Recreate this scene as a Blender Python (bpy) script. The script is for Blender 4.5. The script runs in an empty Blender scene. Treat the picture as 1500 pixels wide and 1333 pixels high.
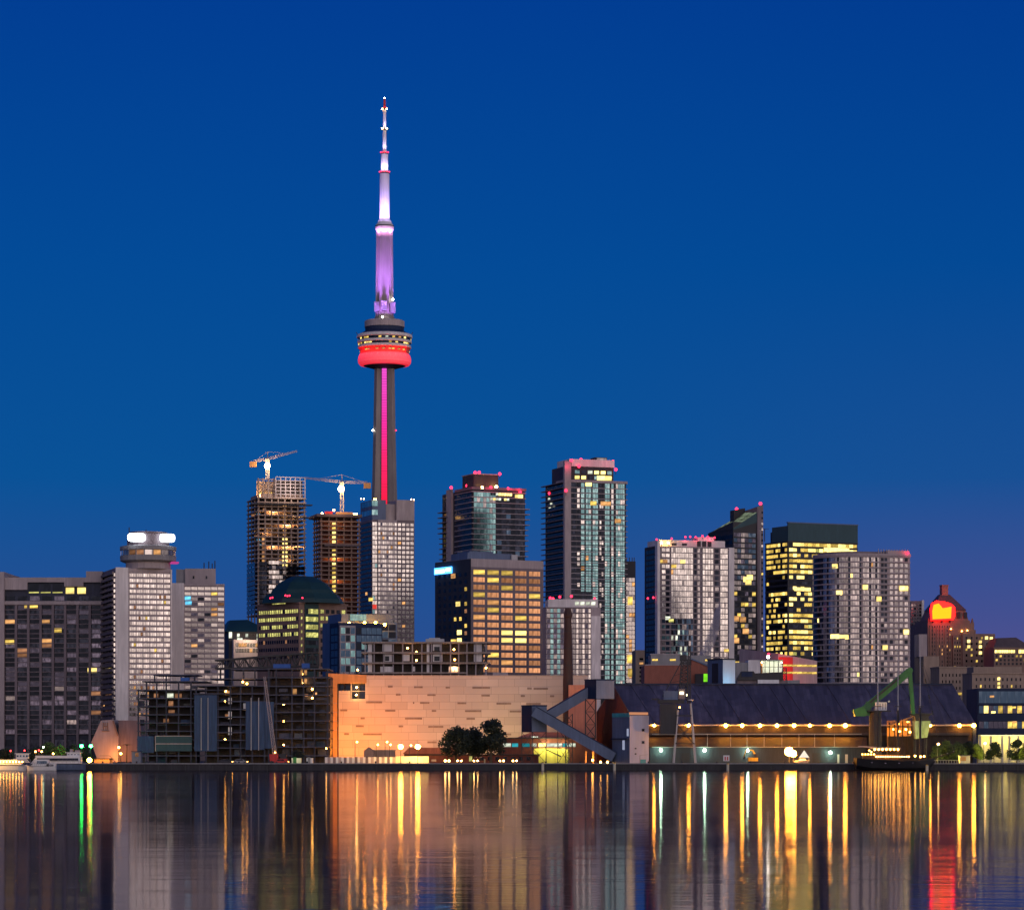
import bpy, math, random
from mathutils import Vector, Matrix
R = math.radians
random.seed(7)
sc = bpy.context.scene
COL = sc.collection
# ------------------------------------------------------------------ camera
F, YH, CAMZ = 4375.0, 1098.0, 6.0          # focal length in photo pixels, horizon row, eye height
cam = bpy.data.cameras.new('camera'); camo = bpy.data.objects.new('camera', cam); COL.objects.link(camo)
camo.location = (0, 0, CAMZ); camo.rotation_euler = (R(90), 0, 0)
cam.sensor_width = 36.0; cam.lens = 36.0 * F / 1500.0
cam.shift_y = (YH - 666.5) / 1500.0
cam.clip_start = 1.0; cam.clip_end = 40000.0
sc.camera = camo
# ------------------------------------------------------------------ sky at dusk
w = bpy.data.worlds.new('World'); sc.world = w; w.use_nodes = True
nt = w.node_tree; N = nt.nodes; L = nt.links
N.clear()
out = N.new('ShaderNodeOutputWorld'); bg = N.new('ShaderNodeBackground'); L.new(bg.outputs[0], out.inputs[0])
tc = N.new('ShaderNodeTexCoord'); sx = N.new('ShaderNodeSeparateXYZ'); L.new(tc.outputs['Generated'], sx.inputs[0])
def ramp(stops, src, interp='LINEAR'):
    r = N.new('ShaderNodeValToRGB'); cr = r.color_ramp; cr.interpolation = interp
    while len(cr.elements) < len(stops): cr.elements.new(0.5)
    for e, (p, c) in zip(cr.elements, stops): e.position = p; e.color = (*c, 1)
    L.new(src, r.inputs[0]); return r.outputs[0]
front = ramp([(0.0, (.036, .072, .25)), (.045, (.018, .079, .29)), (.09, (.003, .084, .31)), (.16, (.001, .070, .31)), (.25, (.0005, .046, .29)), (.5, (.0005, .030, .20)), (1, (.001, .02, .12))], sx.outputs[2])
right = ramp([(0.0, (.125, .085, .25)), (.045, (.056, .080, .28)), (.09, (.009, .080, .30)), (.16, (.001, .067, .30)), (.25, (.0005, .044, .28)), (.5, (.0005, .030, .20)), (1, (.001, .02, .12))], sx.outputs[2])
dawn = ramp([(0.0, (1.22, .90, .76)), (.08, (1.12, .94, .88)), (.2, (.64, .62, .70)), (.45, (.12, .18, .36)), (1, (.001, .02, .12))], sx.outputs[2])
def dot(vec, lo, hi):
    v = N.new('ShaderNodeVectorMath'); v.operation = 'DOT_PRODUCT'; v.inputs[1].default_value = vec
    L.new(tc.outputs['Generated'], v.inputs[0])
    m = N.new('ShaderNodeMapRange'); m.interpolation_type = 'SMOOTHSTEP'
    m.inputs[1].default_value = lo; m.inputs[2].default_value = hi
    L.new(v.outputs['Value'], m.inputs[0]); return m.outputs[0]
def mixc(fac, a, b):
    m = N.new('ShaderNodeMix'); m.data_type = 'RGBA'; L.new(fac, m.inputs[0]); L.new(a, m.inputs[6]); L.new(b, m.inputs[7]); return m.outputs[2]
fr = mixc(dot((1, 0, 0), -.02, .17), front, right)
L.new(mixc(dot((.45, -.89, 0), -.15, .75), fr, dawn), bg.inputs[0]); bg.inputs[1].default_value = 1.0
sun = bpy.data.lights.new('sun', 'SUN'); suno = bpy.data.objects.new('sun', sun); COL.objects.link(suno)
sun.energy = .78; sun.angle = R(70); sun.color = (1.0, .79, .73)   # the glow of the dawn behind the viewer
suno.rotation_euler = Vector((-.42, .90, -.16)).to_track_quat('-Z', 'Y').to_euler()
sc.view_settings.view_transform = 'Standard'; sc.view_settings.look = 'None'
sc.view_settings.exposure = 0.0; sc.view_settings.gamma = 1.0
sc.cycles.use_denoising = True
sc.cycles.max_bounces = 5; sc.cycles.diffuse_bounces = 2; sc.cycles.glossy_bounces = 4
sc.cycles.sample_clamp_indirect = 12.0
sc.cycles.caustics_reflective = False; sc.cycles.caustics_refractive = False

# ------------------------------------------------------------------ helpers
GZ = 1.8                                      # quay and city ground above the water
def at(px, py, Y): return Vector(((px - 750) / F * Y, Y, CAMZ + (YH - py) / F * Y))
def ax(px, Y): return (px - 750) / F * Y
def az(py, Y): return CAMZ + (YH - py) / F * Y
def wm(n, Y): return n * Y / F
def tag(o, label=None, cat=None, group=None, kind=None):
    for k, v in (('label', label), ('category', cat), ('group', group), ('kind', kind)):
        if v: o[k] = v
    return o
def link(o, parent=None):
    COL.objects.link(o)
    if parent: o.parent = parent
    return o
def empty(name, loc, label, cat, group=None, rz=0):
    o = bpy.data.objects.new(name, None); o.location = loc; o.rotation_euler = (0, 0, rz); o.empty_display_size = .5
    link(o); return tag(o, label, cat, group)
class MB:
    def __init__(s, off=None): s.v = []; s.f = []; s.m = []; s.o = Vector(off) if off is not None else Vector((0, 0, 0))
    def add(s, vs, fs, m=0):
        b = len(s.v); s.v += [tuple(Vector(p) - s.o) for p in vs]; s.f += [tuple(b + i for i in f) for f in fs]; s.m += [m] * len(fs); return s
    def box(s, x0, x1, y0, y1, z0, z1, m=0):
        return s.add([(x0, y0, z0), (x1, y0, z0), (x1, y1, z0), (x0, y1, z0), (x0, y0, z1), (x1, y0, z1), (x1, y1, z1), (x0, y1, z1)],
                     [(0, 3, 2, 1), (4, 5, 6, 7), (0, 1, 5, 4), (1, 2, 6, 5), (2, 3, 7, 6), (3, 0, 4, 7)], m)
    def loft(s, rings, m=0, cap=True):
        n = len(rings[0]); vs = [p for r in rings for p in r]; fs = []
        for k in range(len(rings) - 1):
            for i in range(n):
                j = (i + 1) % n; fs.append((k * n + i, k * n + j, k * n + n + j, k * n + n + i))
        if cap: fs += [tuple(range(n))[::-1], tuple(range((len(rings) - 1) * n, len(rings) * n))]
        return s.add(vs, fs, m)
    def prism(s, poly, z0, z1, m=0): return s.loft([[(x, y, z0) for x, y in poly], [(x, y, z1) for x, y in poly]], m)
    def slab(s, prof, y0, y1, m=0):            # outline in x,z given depth along y
        return s.loft([[(x, y1, z) for x, z in prof], [(x, y0, z) for x, z in prof]], m)
    def tube(s, p, q, r0, r1=None, n=8, m=0, cap=True):
        p, q = Vector(p), Vector(q); r1 = r0 if r1 is None else r1
        d = (q - p).normalized(); a = d.orthogonal().normalized(); b = d.cross(a)
        ring = lambda c, r: [c + a * (r * math.cos(2 * math.pi * i / n)) + b * (r * math.sin(2 * math.pi * i / n)) for i in range(n)]
        return s.loft([ring(p, r0), ring(q, r1)], m, cap)
    def bar(s, p, q, wd, ht=None, m=0):
        p, q = Vector(p), Vector(q); ht = wd if ht is None else ht
        d = (q - p).normalized(); up = Vector((0, 0, 1)) if abs(d.z) < .95 else Vector((0, 1, 0))
        a = d.cross(up).normalized() * (wd / 2); b = a.normalized().cross(d).normalized() * (ht / 2)
        return s.loft([[c - a - b, c + a - b, c + a + b, c - a + b] for c in (p, q)], m)
    def lathe(s, prof, n=32, m=0, c=(0, 0), cap=True):
        return s.loft([[(c[0] + r * math.cos(2 * math.pi * i / n), c[1] + r * math.sin(2 * math.pi * i / n), z) for i in range(n)] for r, z in prof], m, cap)
    def ball(s, c, r, m=0, n=8):
        k = 5; c = Vector(c)
        return s.lathe([(max(r * math.sin(math.pi * i / k), r * .05), -r * math.cos(math.pi * i / k)) for i in range(k + 1)], n, m).shift(-n * (k + 1), c)
    def shift(s, start, c):
        for i in range(len(s.v) + start, len(s.v)): s.v[i] = tuple(Vector(s.v[i]) + c)
        return s
    def truss(s, p, q, w0, w1, t, n, m=0):     # square lattice girder from p to q
        p, q = Vector(p), Vector(q); d = (q - p).normalized(); a = Vector((0, 1, 0)) if abs(d.y) < .8 else Vector((1, 0, 0))
        b = d.cross(a).normalized()
        cr = lambda u, i, j: p.lerp(q, u) + a * (i * (w0 + (w1 - w0) * u) / 2) + b * (j * (w0 + (w1 - w0) * u) / 2)
        cs = [(-1, -1), (1, -1), (1, 1), (-1, 1)]
        for i, j in cs: s.bar(cr(0, i, j), cr(1, i, j), t, m=m)
        for k in range(n):
            u0, u1 = k / n, (k + 1) / n
            for e in range(4):
                c0, c1 = cs[e], cs[(e + 1) % 4]
                if k % 2: c0, c1 = c1, c0
                s.bar(cr(u0, *c0), cr(u1, *c1), t * .6, m=m)
                s.bar(cr(u1, *c0), cr(u1, *c1), t * .6, m=m)
        return s
    def build(s, name, mats, parent=None):
        me = bpy.data.meshes.new(name); me.from_pydata(s.v, [], s.f)
        for mm in (mats if isinstance(mats, (list, tuple)) else [mats]): me.materials.append(mm)
        me.polygons.foreach_set('material_index', s.m); me.update()
        o = bpy.data.objects.new(name, me); o.location = s.o if parent is None else (0, 0, 0)
        return link(o, parent)

# ------------------------------------------------------------------ materials
def newmat(name):
    m = bpy.data.materials.new(name); m.use_nodes = True
    n = m.node_tree.nodes; return m, n, m.node_tree.links, n['Principled BSDF']
def setv(nt, cls, **kw):
    n = nt.new(cls)
    for k, v in kw.items():
        if k.startswith('i'): n.inputs[int(k[1:])].default_value = v
        else: setattr(n, k, v)
    return n
def noise_fac(n, l, scale=(1, 1, 1), s=1.0, detail=4, lo=.3, hi=.7, coord='Object'):
    t = n.new('ShaderNodeTexCoord'); mp = n.new('ShaderNodeMapping'); mp.inputs['Scale'].default_value = scale
    l.new(t.outputs[coord], mp.inputs[0])
    z = n.new('ShaderNodeTexNoise'); z.inputs['Scale'].default_value = s; z.inputs['Detail'].default_value = detail
    l.new(mp.outputs[0], z.inputs['Vector'])
    r = n.new('ShaderNodeMapRange'); r.inputs[1].default_value = lo; r.inputs[2].default_value = hi
    l.new(z.outputs[0], r.inputs[0]); return r.outputs[0]
def mixn(n, l, fac, a, b):
    m = n.new('ShaderNodeMix'); m.data_type = 'RGBA'; l.new(fac, m.inputs[0])
    for k, v in ((6, a), (7, b)):
        if isinstance(v, tuple): m.inputs[k].default_value = (*v, 1)
        else: l.new(v, m.inputs[k])
    return m.outputs[2]
def surf(name, col, rough=.7, metal=0.0, var=.22, s=.25, scale=(1, 1, .35), spec=.4):
    m, n, l, p = newmat(name)
    c = mixn(n, l, noise_fac(n, l, scale, s, 5), tuple(x * (1 - var) for x in col), tuple(min(x * (1 + var), .9) for x in col))
    c2 = mixn(n, l, noise_fac(n, l, (1, 1, .1), s * 6, 2, .35, .75), c, tuple(x * (1 - var * .8) for x in col))
    l.new(c2, p.inputs['Base Color']); p.inputs['Roughness'].default_value = rough; p.inputs['Metallic'].default_value = metal
    p.inputs['Specular IOR Level'].default_value = spec
    return m
def rnd_value(n, l):                            # one random number per pane
    g = n.new('ShaderNodeNewGeometry'); o = n.new('ShaderNodeObjectInfo')
    a = setv(n, 'ShaderNodeMath', operation='ADD'); l.new(g.outputs['Random Per Island'], a.inputs[0]); l.new(o.outputs['Random'], a.inputs[1])
    f = setv(n, 'ShaderNodeMath', operation='FRACT'); l.new(a.outputs[0], f.inputs[0]); return f.outputs[0]
def glass(name, a, b, rough=.14, metal=.75, spec=.5):    # coated window glass, blinds drawn behind some panes
    m, n, l, p = newmat(name)
    c = mixn(n, l, rnd_value(n, l), a, b)
    f = noise_fac(n, l, (1.5, 1.5, .6), .55, 2, .42, .62, 'Object')
    l.new(mixn(n, l, f, c, tuple(.78 * x for x in a)), p.inputs['Base Color'])
    p.inputs['Roughness'].default_value = rough; p.inputs['Metallic'].default_value = metal; p.inputs['Specular IOR Level'].default_value = spec
    return m
def glow(name, col, st, sample='NONE', var=0.0, s=1.2, scale=(1, 1, 1.6)):
    m, n, l, p = newmat(name)
    n.remove(p); e = n.new('ShaderNodeEmission'); l.new(e.outputs[0], n['Material Output'].inputs[0])
    e.inputs[0].default_value = (*col, 1); e.inputs[1].default_value = st
    if var:
        f = noise_fac(n, l, scale, s, 3, .32, .66, 'Object')
        r = rnd_value(n, l)
        k = setv(n, 'ShaderNodeMath', operation='MULTIPLY_ADD'); l.new(f, k.inputs[0]); k.inputs[1].default_value = st * var * 1.5; k.inputs[2].default_value = st * (1 - var)
        k2 = setv(n, 'ShaderNodeMath', operation='MULTIPLY_ADD'); l.new(r, k2.inputs[0]); k2.inputs[1].default_value = .9; k2.inputs[2].default_value = .5
        k3 = setv(n, 'ShaderNodeMath', operation='MULTIPLY'); l.new(k.outputs[0], k3.inputs[0]); l.new(k2.outputs[0], k3.inputs[1])
        l.new(k3.outputs[0], e.inputs[1])
    m.cycles.emission_sampling = sample
    return m
X = {}
X['white'] = surf('white_precast', (.70, .645, .64))
X['pink'] = surf('pinkish_concrete', (.39, .325, .335))
X['mauve'] = surf('dim_mauve_concrete', (.19, .15, .17))
X['site'] = surf('blue_grey_bare_slab', (.065, .072, .12), var=.4)  # blue of the cool ambient light put into the concrete colour
X['sitec'] = surf('shaded_bare_column', (.035, .04, .07), var=.4)  # darker copy, with the same blue ambient light put into the colour
X['screen'] = surf('tinted_glass_screen', (.04, .085, .105), rough=.3, var=.15, spec=.1)
X['tan'] = surf('tan_stone', (.34, .25, .20))
X['brown'] = surf('brown_stone', (.23, .145, .115))
X['slot'] = surf('slot_window_shade', (.29, .21, .19))
X['grey'] = surf('grey_concrete', (.27, .265, .28))
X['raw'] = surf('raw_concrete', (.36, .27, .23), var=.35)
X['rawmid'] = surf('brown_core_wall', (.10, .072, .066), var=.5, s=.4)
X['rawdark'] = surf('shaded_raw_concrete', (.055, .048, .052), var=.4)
X['dark'] = surf('dark_cladding', (.035, .035, .045))
X['char'] = surf('charcoal_metal', (.022, .022, .03), rough=.5)
X['steel'] = surf('galvanised_steel', (.36, .36, .39), rough=.5, metal=.5)
X['slabw'] = surf('pale_slab_edge', (.36, .31, .33))
X['green_roof'] = surf('dark_green_copper', (.012, .045, .05), rough=.5)
X['bluem'] = surf('blue_painted_steel', (.10, .14, .24), rough=.55)
X['navy'] = surf('navy_painted_steel', (.022, .034, .08), rough=.6, spec=.15)
X['net'] = surf('blue_debris_netting', (.035, .07, .16), var=.35, s=.5, scale=(3, 3, .2))
X['brick'] = surf('red_brick', (.30, .10, .07), var=.2, s=.8)
X['dbrick'] = surf('dark_red_brick', (.10, .032, .03), var=.3, s=.8)
X['copper'] = surf('aged_copper_roof', (.11, .08, .085), rough=.6)
X['red'] = surf('red_paint', (.5, .03, .03), rough=.5)
X['green'] = surf('green_paint', (.022, .125, .032), rough=.4)
X['yellow'] = surf('yellow_paint', (.55, .36, .03), rough=.5)
X['cream'] = surf('cream_paint', (.6, .55, .42), rough=.5)
X['wood'] = surf('dark_timber', (.05, .03, .02), var=.4, s=1)
X['hull'] = surf('black_hull_paint', (.012, .012, .016), rough=.35)
X['whitep'] = surf('white_paint', (.7, .7, .72), rough=.4, var=.1)
X['orangep'] = surf('orange_panel_and_lamplight', (.5, .27, .12))  # also used where orange lamplight is put into a surface's colour
X['bark'] = surf('bark', (.06, .045, .03), var=.4, s=2)
X['teal_panel'] = surf('teal_panel', (.05, .30, .36), rough=.4)
X['g_pale'] = glass('pale_window_glass', (.50, .48, .47), (.88, .84, .80))
X['g_mid'] = glass('grey_window_glass', (.20, .19, .20), (.48, .44, .44))
X['g_pm'] = glass('mauve_window_glass', (.24, .23, .245), (.54, .50, .50))
X['atrium'] = glow('lit_atrium_glazing', (.50, .62, .42), .30, var=.85, s=.35, scale=(1, 1, 1))  # slanted roof glass that glows pale green by itself
X['g_teal'] = glass('teal_window_glass', (.12, .27, .30), (.32, .54, .55), rough=.12)
X['g_dark'] = glass('dark_window_glass', (.008, .011, .02), (.03, .036, .06), rough=.1, metal=.6, spec=.1)
X['g_blue'] = glass('blue_window_glass', (.03, .06, .11), (.10, .15, .22), rough=.1, spec=.2)
X['g_dim'] = glass('dim_curtained_glass', (.05, .05, .08), (.17, .16, .23), spec=.1)
X['y'] = glow('yellow_lit_window', (1, .66, .14), 1.0, var=.6)
X['yb'] = glow('bright_yellow_window', (1, .74, .22), 2.2, var=.4)
X['w'] = glow('warm_lit_window', (1, .48, .17), .8, var=.5)
X['wd'] = glow('dim_warm_window', (1, .45, .22), .34, var=.5)
X['yg'] = glow('greenish_lit_window', (.80, .75, .22), .85, var=.6)
X['cw'] = glow('cool_lit_window', (.9, .95, .75), 1.1, var=.5)
X['cy'] = glow('cyan_lit_window', (.15, .65, 1), 1.2, var=.6)
X['rd'] = glow('red_lit_panel', (1, .07, .05), .8)
X['b_red'] = glow('red_beacon', (1, .025, .07), 4.5, 'AUTO')
X['b_sod'] = glow('sodium_lamp', (1, .36, .03), 170.0, 'AUTO')
X['b_warm'] = glow('warm_lamp', (1, .52, .14), 55.0, 'AUTO')
X['b_small'] = glow('small_warm_lamp', (1, .42, .07), 42.0, 'AUTO')
X['b_white'] = glow('white_lamp', (1, .95, .8), 40.0, 'AUTO')
X['b_merc'] = glow('mercury_lamp', (.60, 1, .62), 140.0, 'AUTO')
X['b_green'] = glow('green_lamp', (.02, 1, .10), 75.0, 'AUTO')
X['sign_w'] = glow('white_sign', (.9, .96, 1), 9.0, 'AUTO')
X['sign_b'] = glow('blue_sign', (.06, .36, 1), 5, 'AUTO')
X['sign_b2'] = glow('pale_blue_sign_letters', (.4, .75, 1), 5, 'AUTO')
X['sign_r'] = glow('red_sign', (1, .005, .004), 12, 'AUTO')
X['sign_o'] = glow('orange_sign_letters', (1, .27, .008), 2.6, 'AUTO')
X['sign_g'] = glow('green_lit_screen', (.25, .9, .03), 1.0, 'AUTO', var=.5, s=.3)

PANE = {}
def pane_mesh(k):                                # a unit pane: casing round it, glass face
    if k not in PANE:
        mb = MB().box(-.5, .5, -.5, .5, -.5, .5)
        me = bpy.data.meshes.new('window'); me.from_pydata(mb.v, [], mb.f); me.materials.append(X[k]); PANE[k] = me
    return PANE[k]
LIT = ('y', 'yb', 'w', 'wd', 'yg', 'cw', 'cy')
def pick(spec):
    if isinstance(spec, str): return spec
    r = random.random() * sum(p for _, p in spec)
    for k, p in spec:
        r -= p
        if r <= 0: return k
    return spec[-1][0]
class Bl:
    """A building standing on its near corner: local x runs along the right face, local y along the left face."""
    def __init__(s, name, label, cat, a, b, c, top, Y, th=0.0, M=None, group=None):
        s.Y, s.th = Y, R(th); s.B = Vector((ax(b, Y), Y)); s.a, s.b, s.c = a, b, c
        s.root = empty(name, (s.B.x, s.B.y, GZ), label, cat, group, s.th)
        s.L = s.fx(c); s.M = M if M else s.lx(a); s.H = s.z(top); s.wins = []; s.pending = []
    def fx(s, px):
        p = (px - 750) / F; return (p * s.B.y - s.B.x) / (math.cos(s.th) - p * math.sin(s.th))
    def lx(s, px):
        p = (px - 750) / F; return (p * s.B.y - s.B.x) / (-math.sin(s.th) - p * math.cos(s.th))
    def fxy(s, px, y):                          # local x of the column px at the local depth y
        p = (px - 750) / F; c, n = math.cos(s.th), math.sin(s.th)
        return (p * (s.B.y + y * c) - s.B.x + y * n) / (c - p * n)
    def z(s, py): return az(py, s.Y) - GZ
    def part(s, mb, name, mat, label=None, on=None):
        o = mb.build(name, mat, on or s.root); tag(o, label); return o
    def body(s, mat, name='walls', top=None, inset=0.0):
        return s.part(MB().box(inset, s.L - inset, inset, s.M - inset, -.5, s.H if top is None else s.z(top)), name, mat)
    def pbox(s, name, mat, p0, p1, t, bt, y0=0.0, y1=None):     # a block given by its columns and rows on the right face
        y1 = s.M if y1 is None else y1
        z1 = s.z(t); z0 = s.z(bt) if bt is not None else -.5
        return s.part(MB().box(s.fxy(p0, y0), s.fxy(p1, y0), y0, y1, z0, z1), name, mat)
    def win(s, x, y, z, rot, w_, h_, k): s.wins.append((x, y, z, rot, w_, h_, k))
    def grid(s, face, p0, p1, t, bt, nc, nr, fw, fh, spec, rows=None, skip=0.0, off=0.0):
        z1, z0 = s.z(t), s.z(bt); dz = (z1 - z0) / nr
        if face == 'f': u0, u1 = s.fx(p0), s.fx(p1)
        else: u0, u1 = s.lx(p0), s.lx(p1)
        du = (u1 - u0) / nc
        for j in range(nr):
            for i in range(nc):
                if random.random() < skip: continue
                sp = rows[j] if rows else spec
                if callable(sp): sp = sp(i, j)
                if sp is None: continue
                k = pick(sp); u = u0 + (i + .5) * du; zz = z1 - (j + .5) * dz
                if face == 'f': s.win(u, -off, zz, 0, abs(du) * fw, dz * fh, k)
                else: s.win(-off, u, zz, R(90), abs(du) * fw, dz * fh, k)
    def slabs(s, pys, name='balcony_slab', mat=None, ol=1.2, of=0.0, orr=0.0, t=.35, px0=None, px1=None, back=None):
        x0 = -ol if px0 is None else s.fx(px0); x1 = s.L + orr if px1 is None else s.fx(px1)
        me = None
        for py in pys:
            if me is None:
                o = s.part(MB().box(x0, x1, -of, s.M * .97 if back is None else back, -t / 2, t / 2), name, mat or X['slabw']); me = o.data
            else: o = link(bpy.data.objects.new(name, me), s.root)
            o.location = (0, 0, s.z(py))
    def beacons(s, pts, mat='b_red', r=.9, name='beacon', y=0.0, light=(1, .04, .08), power=2500.0):
        for q in pts:
            px, py = q[:2]; yy = q[2] if len(q) > 2 else y
            x, z = s.fxy(px, yy), s.z(py)
            mb = MB().ball((0, 0, 0), r, 0).box(-.12, .12, -.12, .12, -3.0 * r, -r * .8, 1)
            o = s.part(mb, name, [X[mat], X['char']]); o.location = (x, yy, z)
    def plight(s, px, py, y, power, col, r=.5, spot=None):
        return plight((s.fxy(px, y), y, s.z(py)), power, col, r, s.root, spot)
    def finish(s, cap=100):
        if len(s.wins) > cap:
            lit = [q for q in s.wins if q[6] in LIT]; rest = [q for q in s.wins if q[6] not in LIT]
            random.shuffle(lit); st = max(1, len(rest) // max(1, cap - min(cap // 2, len(lit))))
            one = lit[:cap // 2]; left = lit[cap // 2:]
            pickd = rest[::st][:cap - len(one)]; ids = {id(q) for q in pickd}
            one += pickd; many = left + [q for q in rest if id(q) not in ids]
        else: one, many = s.wins, []
        for x, y, z, rot, w_, h_, k in one:
            o = link(bpy.data.objects.new('window', pane_mesh(k)), s.root)
            o.location = (x, y, z); o.rotation_euler = (0, 0, rot); o.scale = (w_, .14, h_)
        if many:
            ks = sorted({q[6] for q in many}); mb = MB()
            for x, y, z, rot, w_, h_, k in many:
                c, n_ = math.cos(rot), math.sin(rot); vs = []
                for zz in (-h_ / 2, h_ / 2):
                    for uu, vv in ((-w_ / 2, -.07), (w_ / 2, -.07), (w_ / 2, .07), (-w_ / 2, .07)):
                        vs.append((x + uu * c - vv * n_, y + uu * n_ + vv * c, z + zz))
                mb.add(vs, [(0, 3, 2, 1), (4, 5, 6, 7), (0, 1, 5, 4), (1, 2, 6, 5), (2, 3, 7, 6), (3, 0, 4, 7)], ks.index(k))
            o = mb.build('window', [X[k] for k in ks], s.root); o['kind'] = 'stuff'
        return s
def plight(loc, power, col, r=.5, parent=None, spot=None, aim=None):
    ld = bpy.data.lights.new('lamp_or_fill_light', 'SPOT' if spot else 'POINT'); ld.energy = power; ld.color = col; ld.shadow_soft_size = r
    o = bpy.data.objects.new('lamp_or_fill_light', ld); o.location = loc
    if spot:
        ld.spot_size = R(spot); ld.spot_blend = .6
        o.rotation_euler = Vector(aim).to_track_quat('-Z', 'Y').to_euler()
    o.visible_glossy = False                    # where there is a bulb, that is what mirrors in the water
    return link(o, parent)
def lin(a, b, n): return [a + (b - a) * i / (n - 1) for i in range(n)]
# ------------------------------------------------------------------ the setting: water, ground, quay
def water():
    m, n, l, p = newmat('calm_harbour_water')
    p.inputs['Base Color'].default_value = (.004, .006, .010, 1); p.inputs['IOR'].default_value = 1.33; p.inputs['Specular IOR Level'].default_value = 0
    gl = n.new('ShaderNodeBsdfGlossy'); gl.inputs['Color'].default_value = (.66, .64, .70, 1)
    fz = n.new('ShaderNodeFresnel'); fz.inputs['IOR'].default_value = 1.33; mx = n.new('ShaderNodeMixShader'); l.new(fz.outputs[0], mx.inputs[0]); l.new(p.outputs[0], mx.inputs[1]); l.new(gl.outputs[0], mx.inputs[2]); l.new(mx.outputs[0], n['Material Output'].inputs[0])
    p.inputs['Roughness'].default_value = .1
    f = noise_fac(n, l, (.004, .022, 1), 1.0, 3, .35, .68)
    r = setv(n, 'ShaderNodeMapRange', i3=.056, i4=.080); l.new(f, r.inputs[0]); l.new(r.outputs[0], gl.inputs['Roughness'])
    t = n.new('ShaderNodeTexCoord')
    def nz(sc_, s, d):
        mp = n.new('ShaderNodeMapping'); mp.inputs['Scale'].default_value = sc_; l.new(t.outputs['Object'], mp.inputs[0])
        z = setv(n, 'ShaderNodeTexNoise'); z.inputs['Scale'].default_value = s; z.inputs['Detail'].default_value = d
        l.new(mp.outputs[0], z.inputs['Vector']); return z.outputs[0]
    a = nz((.045, .15, 1), 1.0, 3); b = nz((.30, .75, 1), 1.0, 3)
    ad = setv(n, 'ShaderNodeMath', operation='MULTIPLY_ADD', i1=.34); l.new(b, ad.inputs[0]); l.new(a, ad.inputs[2])
    bp = n.new('ShaderNodeBump'); bp.inputs['Distance'].default_value = .042
    wf = noise_fac(n, l, (.006, .028, 1), 1.0, 4, .36, .62); ws = setv(n, 'ShaderNodeMapRange', i3=.30, i4=1.0); l.new(wf, ws.inputs[0]); l.new(ws.outputs[0], bp.inputs['Strength'])
    l.new(ad.outputs[0], bp.inputs['Height']); l.new(bp.outputs[0], gl.inputs['Normal']); l.new(bp.outputs[0], fz.inputs['Normal'])
    o = MB().add([(-3000, -400, 0), (3000, -400, 0), (3000, 876, 0), (-3000, 876, 0)], [(0, 1, 2, 3)]).build('water', m)
    tag(o, kind='structure')
water()
X['asphalt'] = surf('asphalt', (.05, .05, .055), s=.1)
X['quay'] = surf('weathered_quay_concrete', (.033, .032, .04), var=.4, s=.4)
o = MB().box(-9000, 9000, 884, 16000, .6, GZ).build('ground', X['asphalt']); tag(o, kind='structure')
mb = MB().box(-700, 700, 875, 885, -3, GZ + .004)
for i in range(-60, 61): mb.box(i * 4.0, i * 4.0 + .35, 874.75, 875, -.2, GZ - .3, 1)
o = mb.build('quay', [X['quay'], X['char']]); tag(o, kind='structure')
o = MB().box(-700, 700, 874.6, 876.0, GZ + .004, GZ + .3).build('quay_kerb', X['grey']); tag(o, kind='structure')

# ------------------------------------------------------------------ the hotel group on the left
DIM = [('g_dark', .74), ('g_dim', .22), ('g_mid', .015), ('wd', .012), ('w', .01)]
b = Bl('hotel', 'wide dark hotel slab with balcony grid and pale parapet at the left edge', 'hotel', 6, 6, 150, 848, 1100, 0, 26)
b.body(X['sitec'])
b.pbox('pier', X['pink'], -14, 6, 838, None, -2.2, 24); b.pbox('parapet', X['pink'], 6, 150, 846, 853, -1.3, 0)
b.pbox('roof_house', X['pink'], 126, 150, 837, 848, -1.2, 20); b.pbox('roof_house', X['mauve'], 7, 25, 842, 848, 8, 20)
b.pbox('parapet', X['pink'], 6, 40, 853, 864, -1.3, 0); b.pbox('parapet', X['pink'], 94, 122, 853, 859, -1.3, 0); b.pbox('parapet', X['pink'], 6, 150, 880.5, 885.5, -1.3, 0)
b.grid('f', 41, 93, 855, 867, 3, 1, .84, .95, 'g_dark'); b.grid('f', 41, 93, 866.5, 869, 3, 1, .84, .8, 'yg'); b.grid('f', 94, 128, 859, 871, 2, 1, .72, .75, 'yb')
b.grid('f', 6, 150, 872, 880.5, 8, 1, .8, .75, DIM)
b.grid('f', 6, 150, 886, 1075, 8, 27, .90, .84, DIM)
b.grid('f', 6, 150, 1082, 1094, 8, 1, .85, .8, 'g_dark')
for px in lin(6, 150, 9): b.part(MB().box(b.fx(px) - .45, b.fx(px) + .45, -1.1, 0, -.5, b.z(885.5)), 'fin', X['mauve'])
b.slabs(lin(886, 1075, 28), 'balcony_slab', X['mauve'], ol=-.4, of=.9, t=.28, back=0.0)
b.win(b.fx(42), -.01, b.z(888), 0, 3.2, 1.3, 'y'); b.win(b.fx(49), -.02, b.z(888), 0, 3.2, 1.3, 'y'); b.win(b.fx(84), -.02, b.z(923), 0, 3.2, 1.7, 'y')
b.win(b.fx(135), -.02, b.z(981.5), 0, 3.4, 1.7, 'yb'); b.win(b.fx(14), -.02, b.z(940), 0, 3.4, 1.6, 'y'); b.win(b.fx(66), -.02, b.z(910), 0, 3.4, 1.3, 'w')
b.finish()

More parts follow.
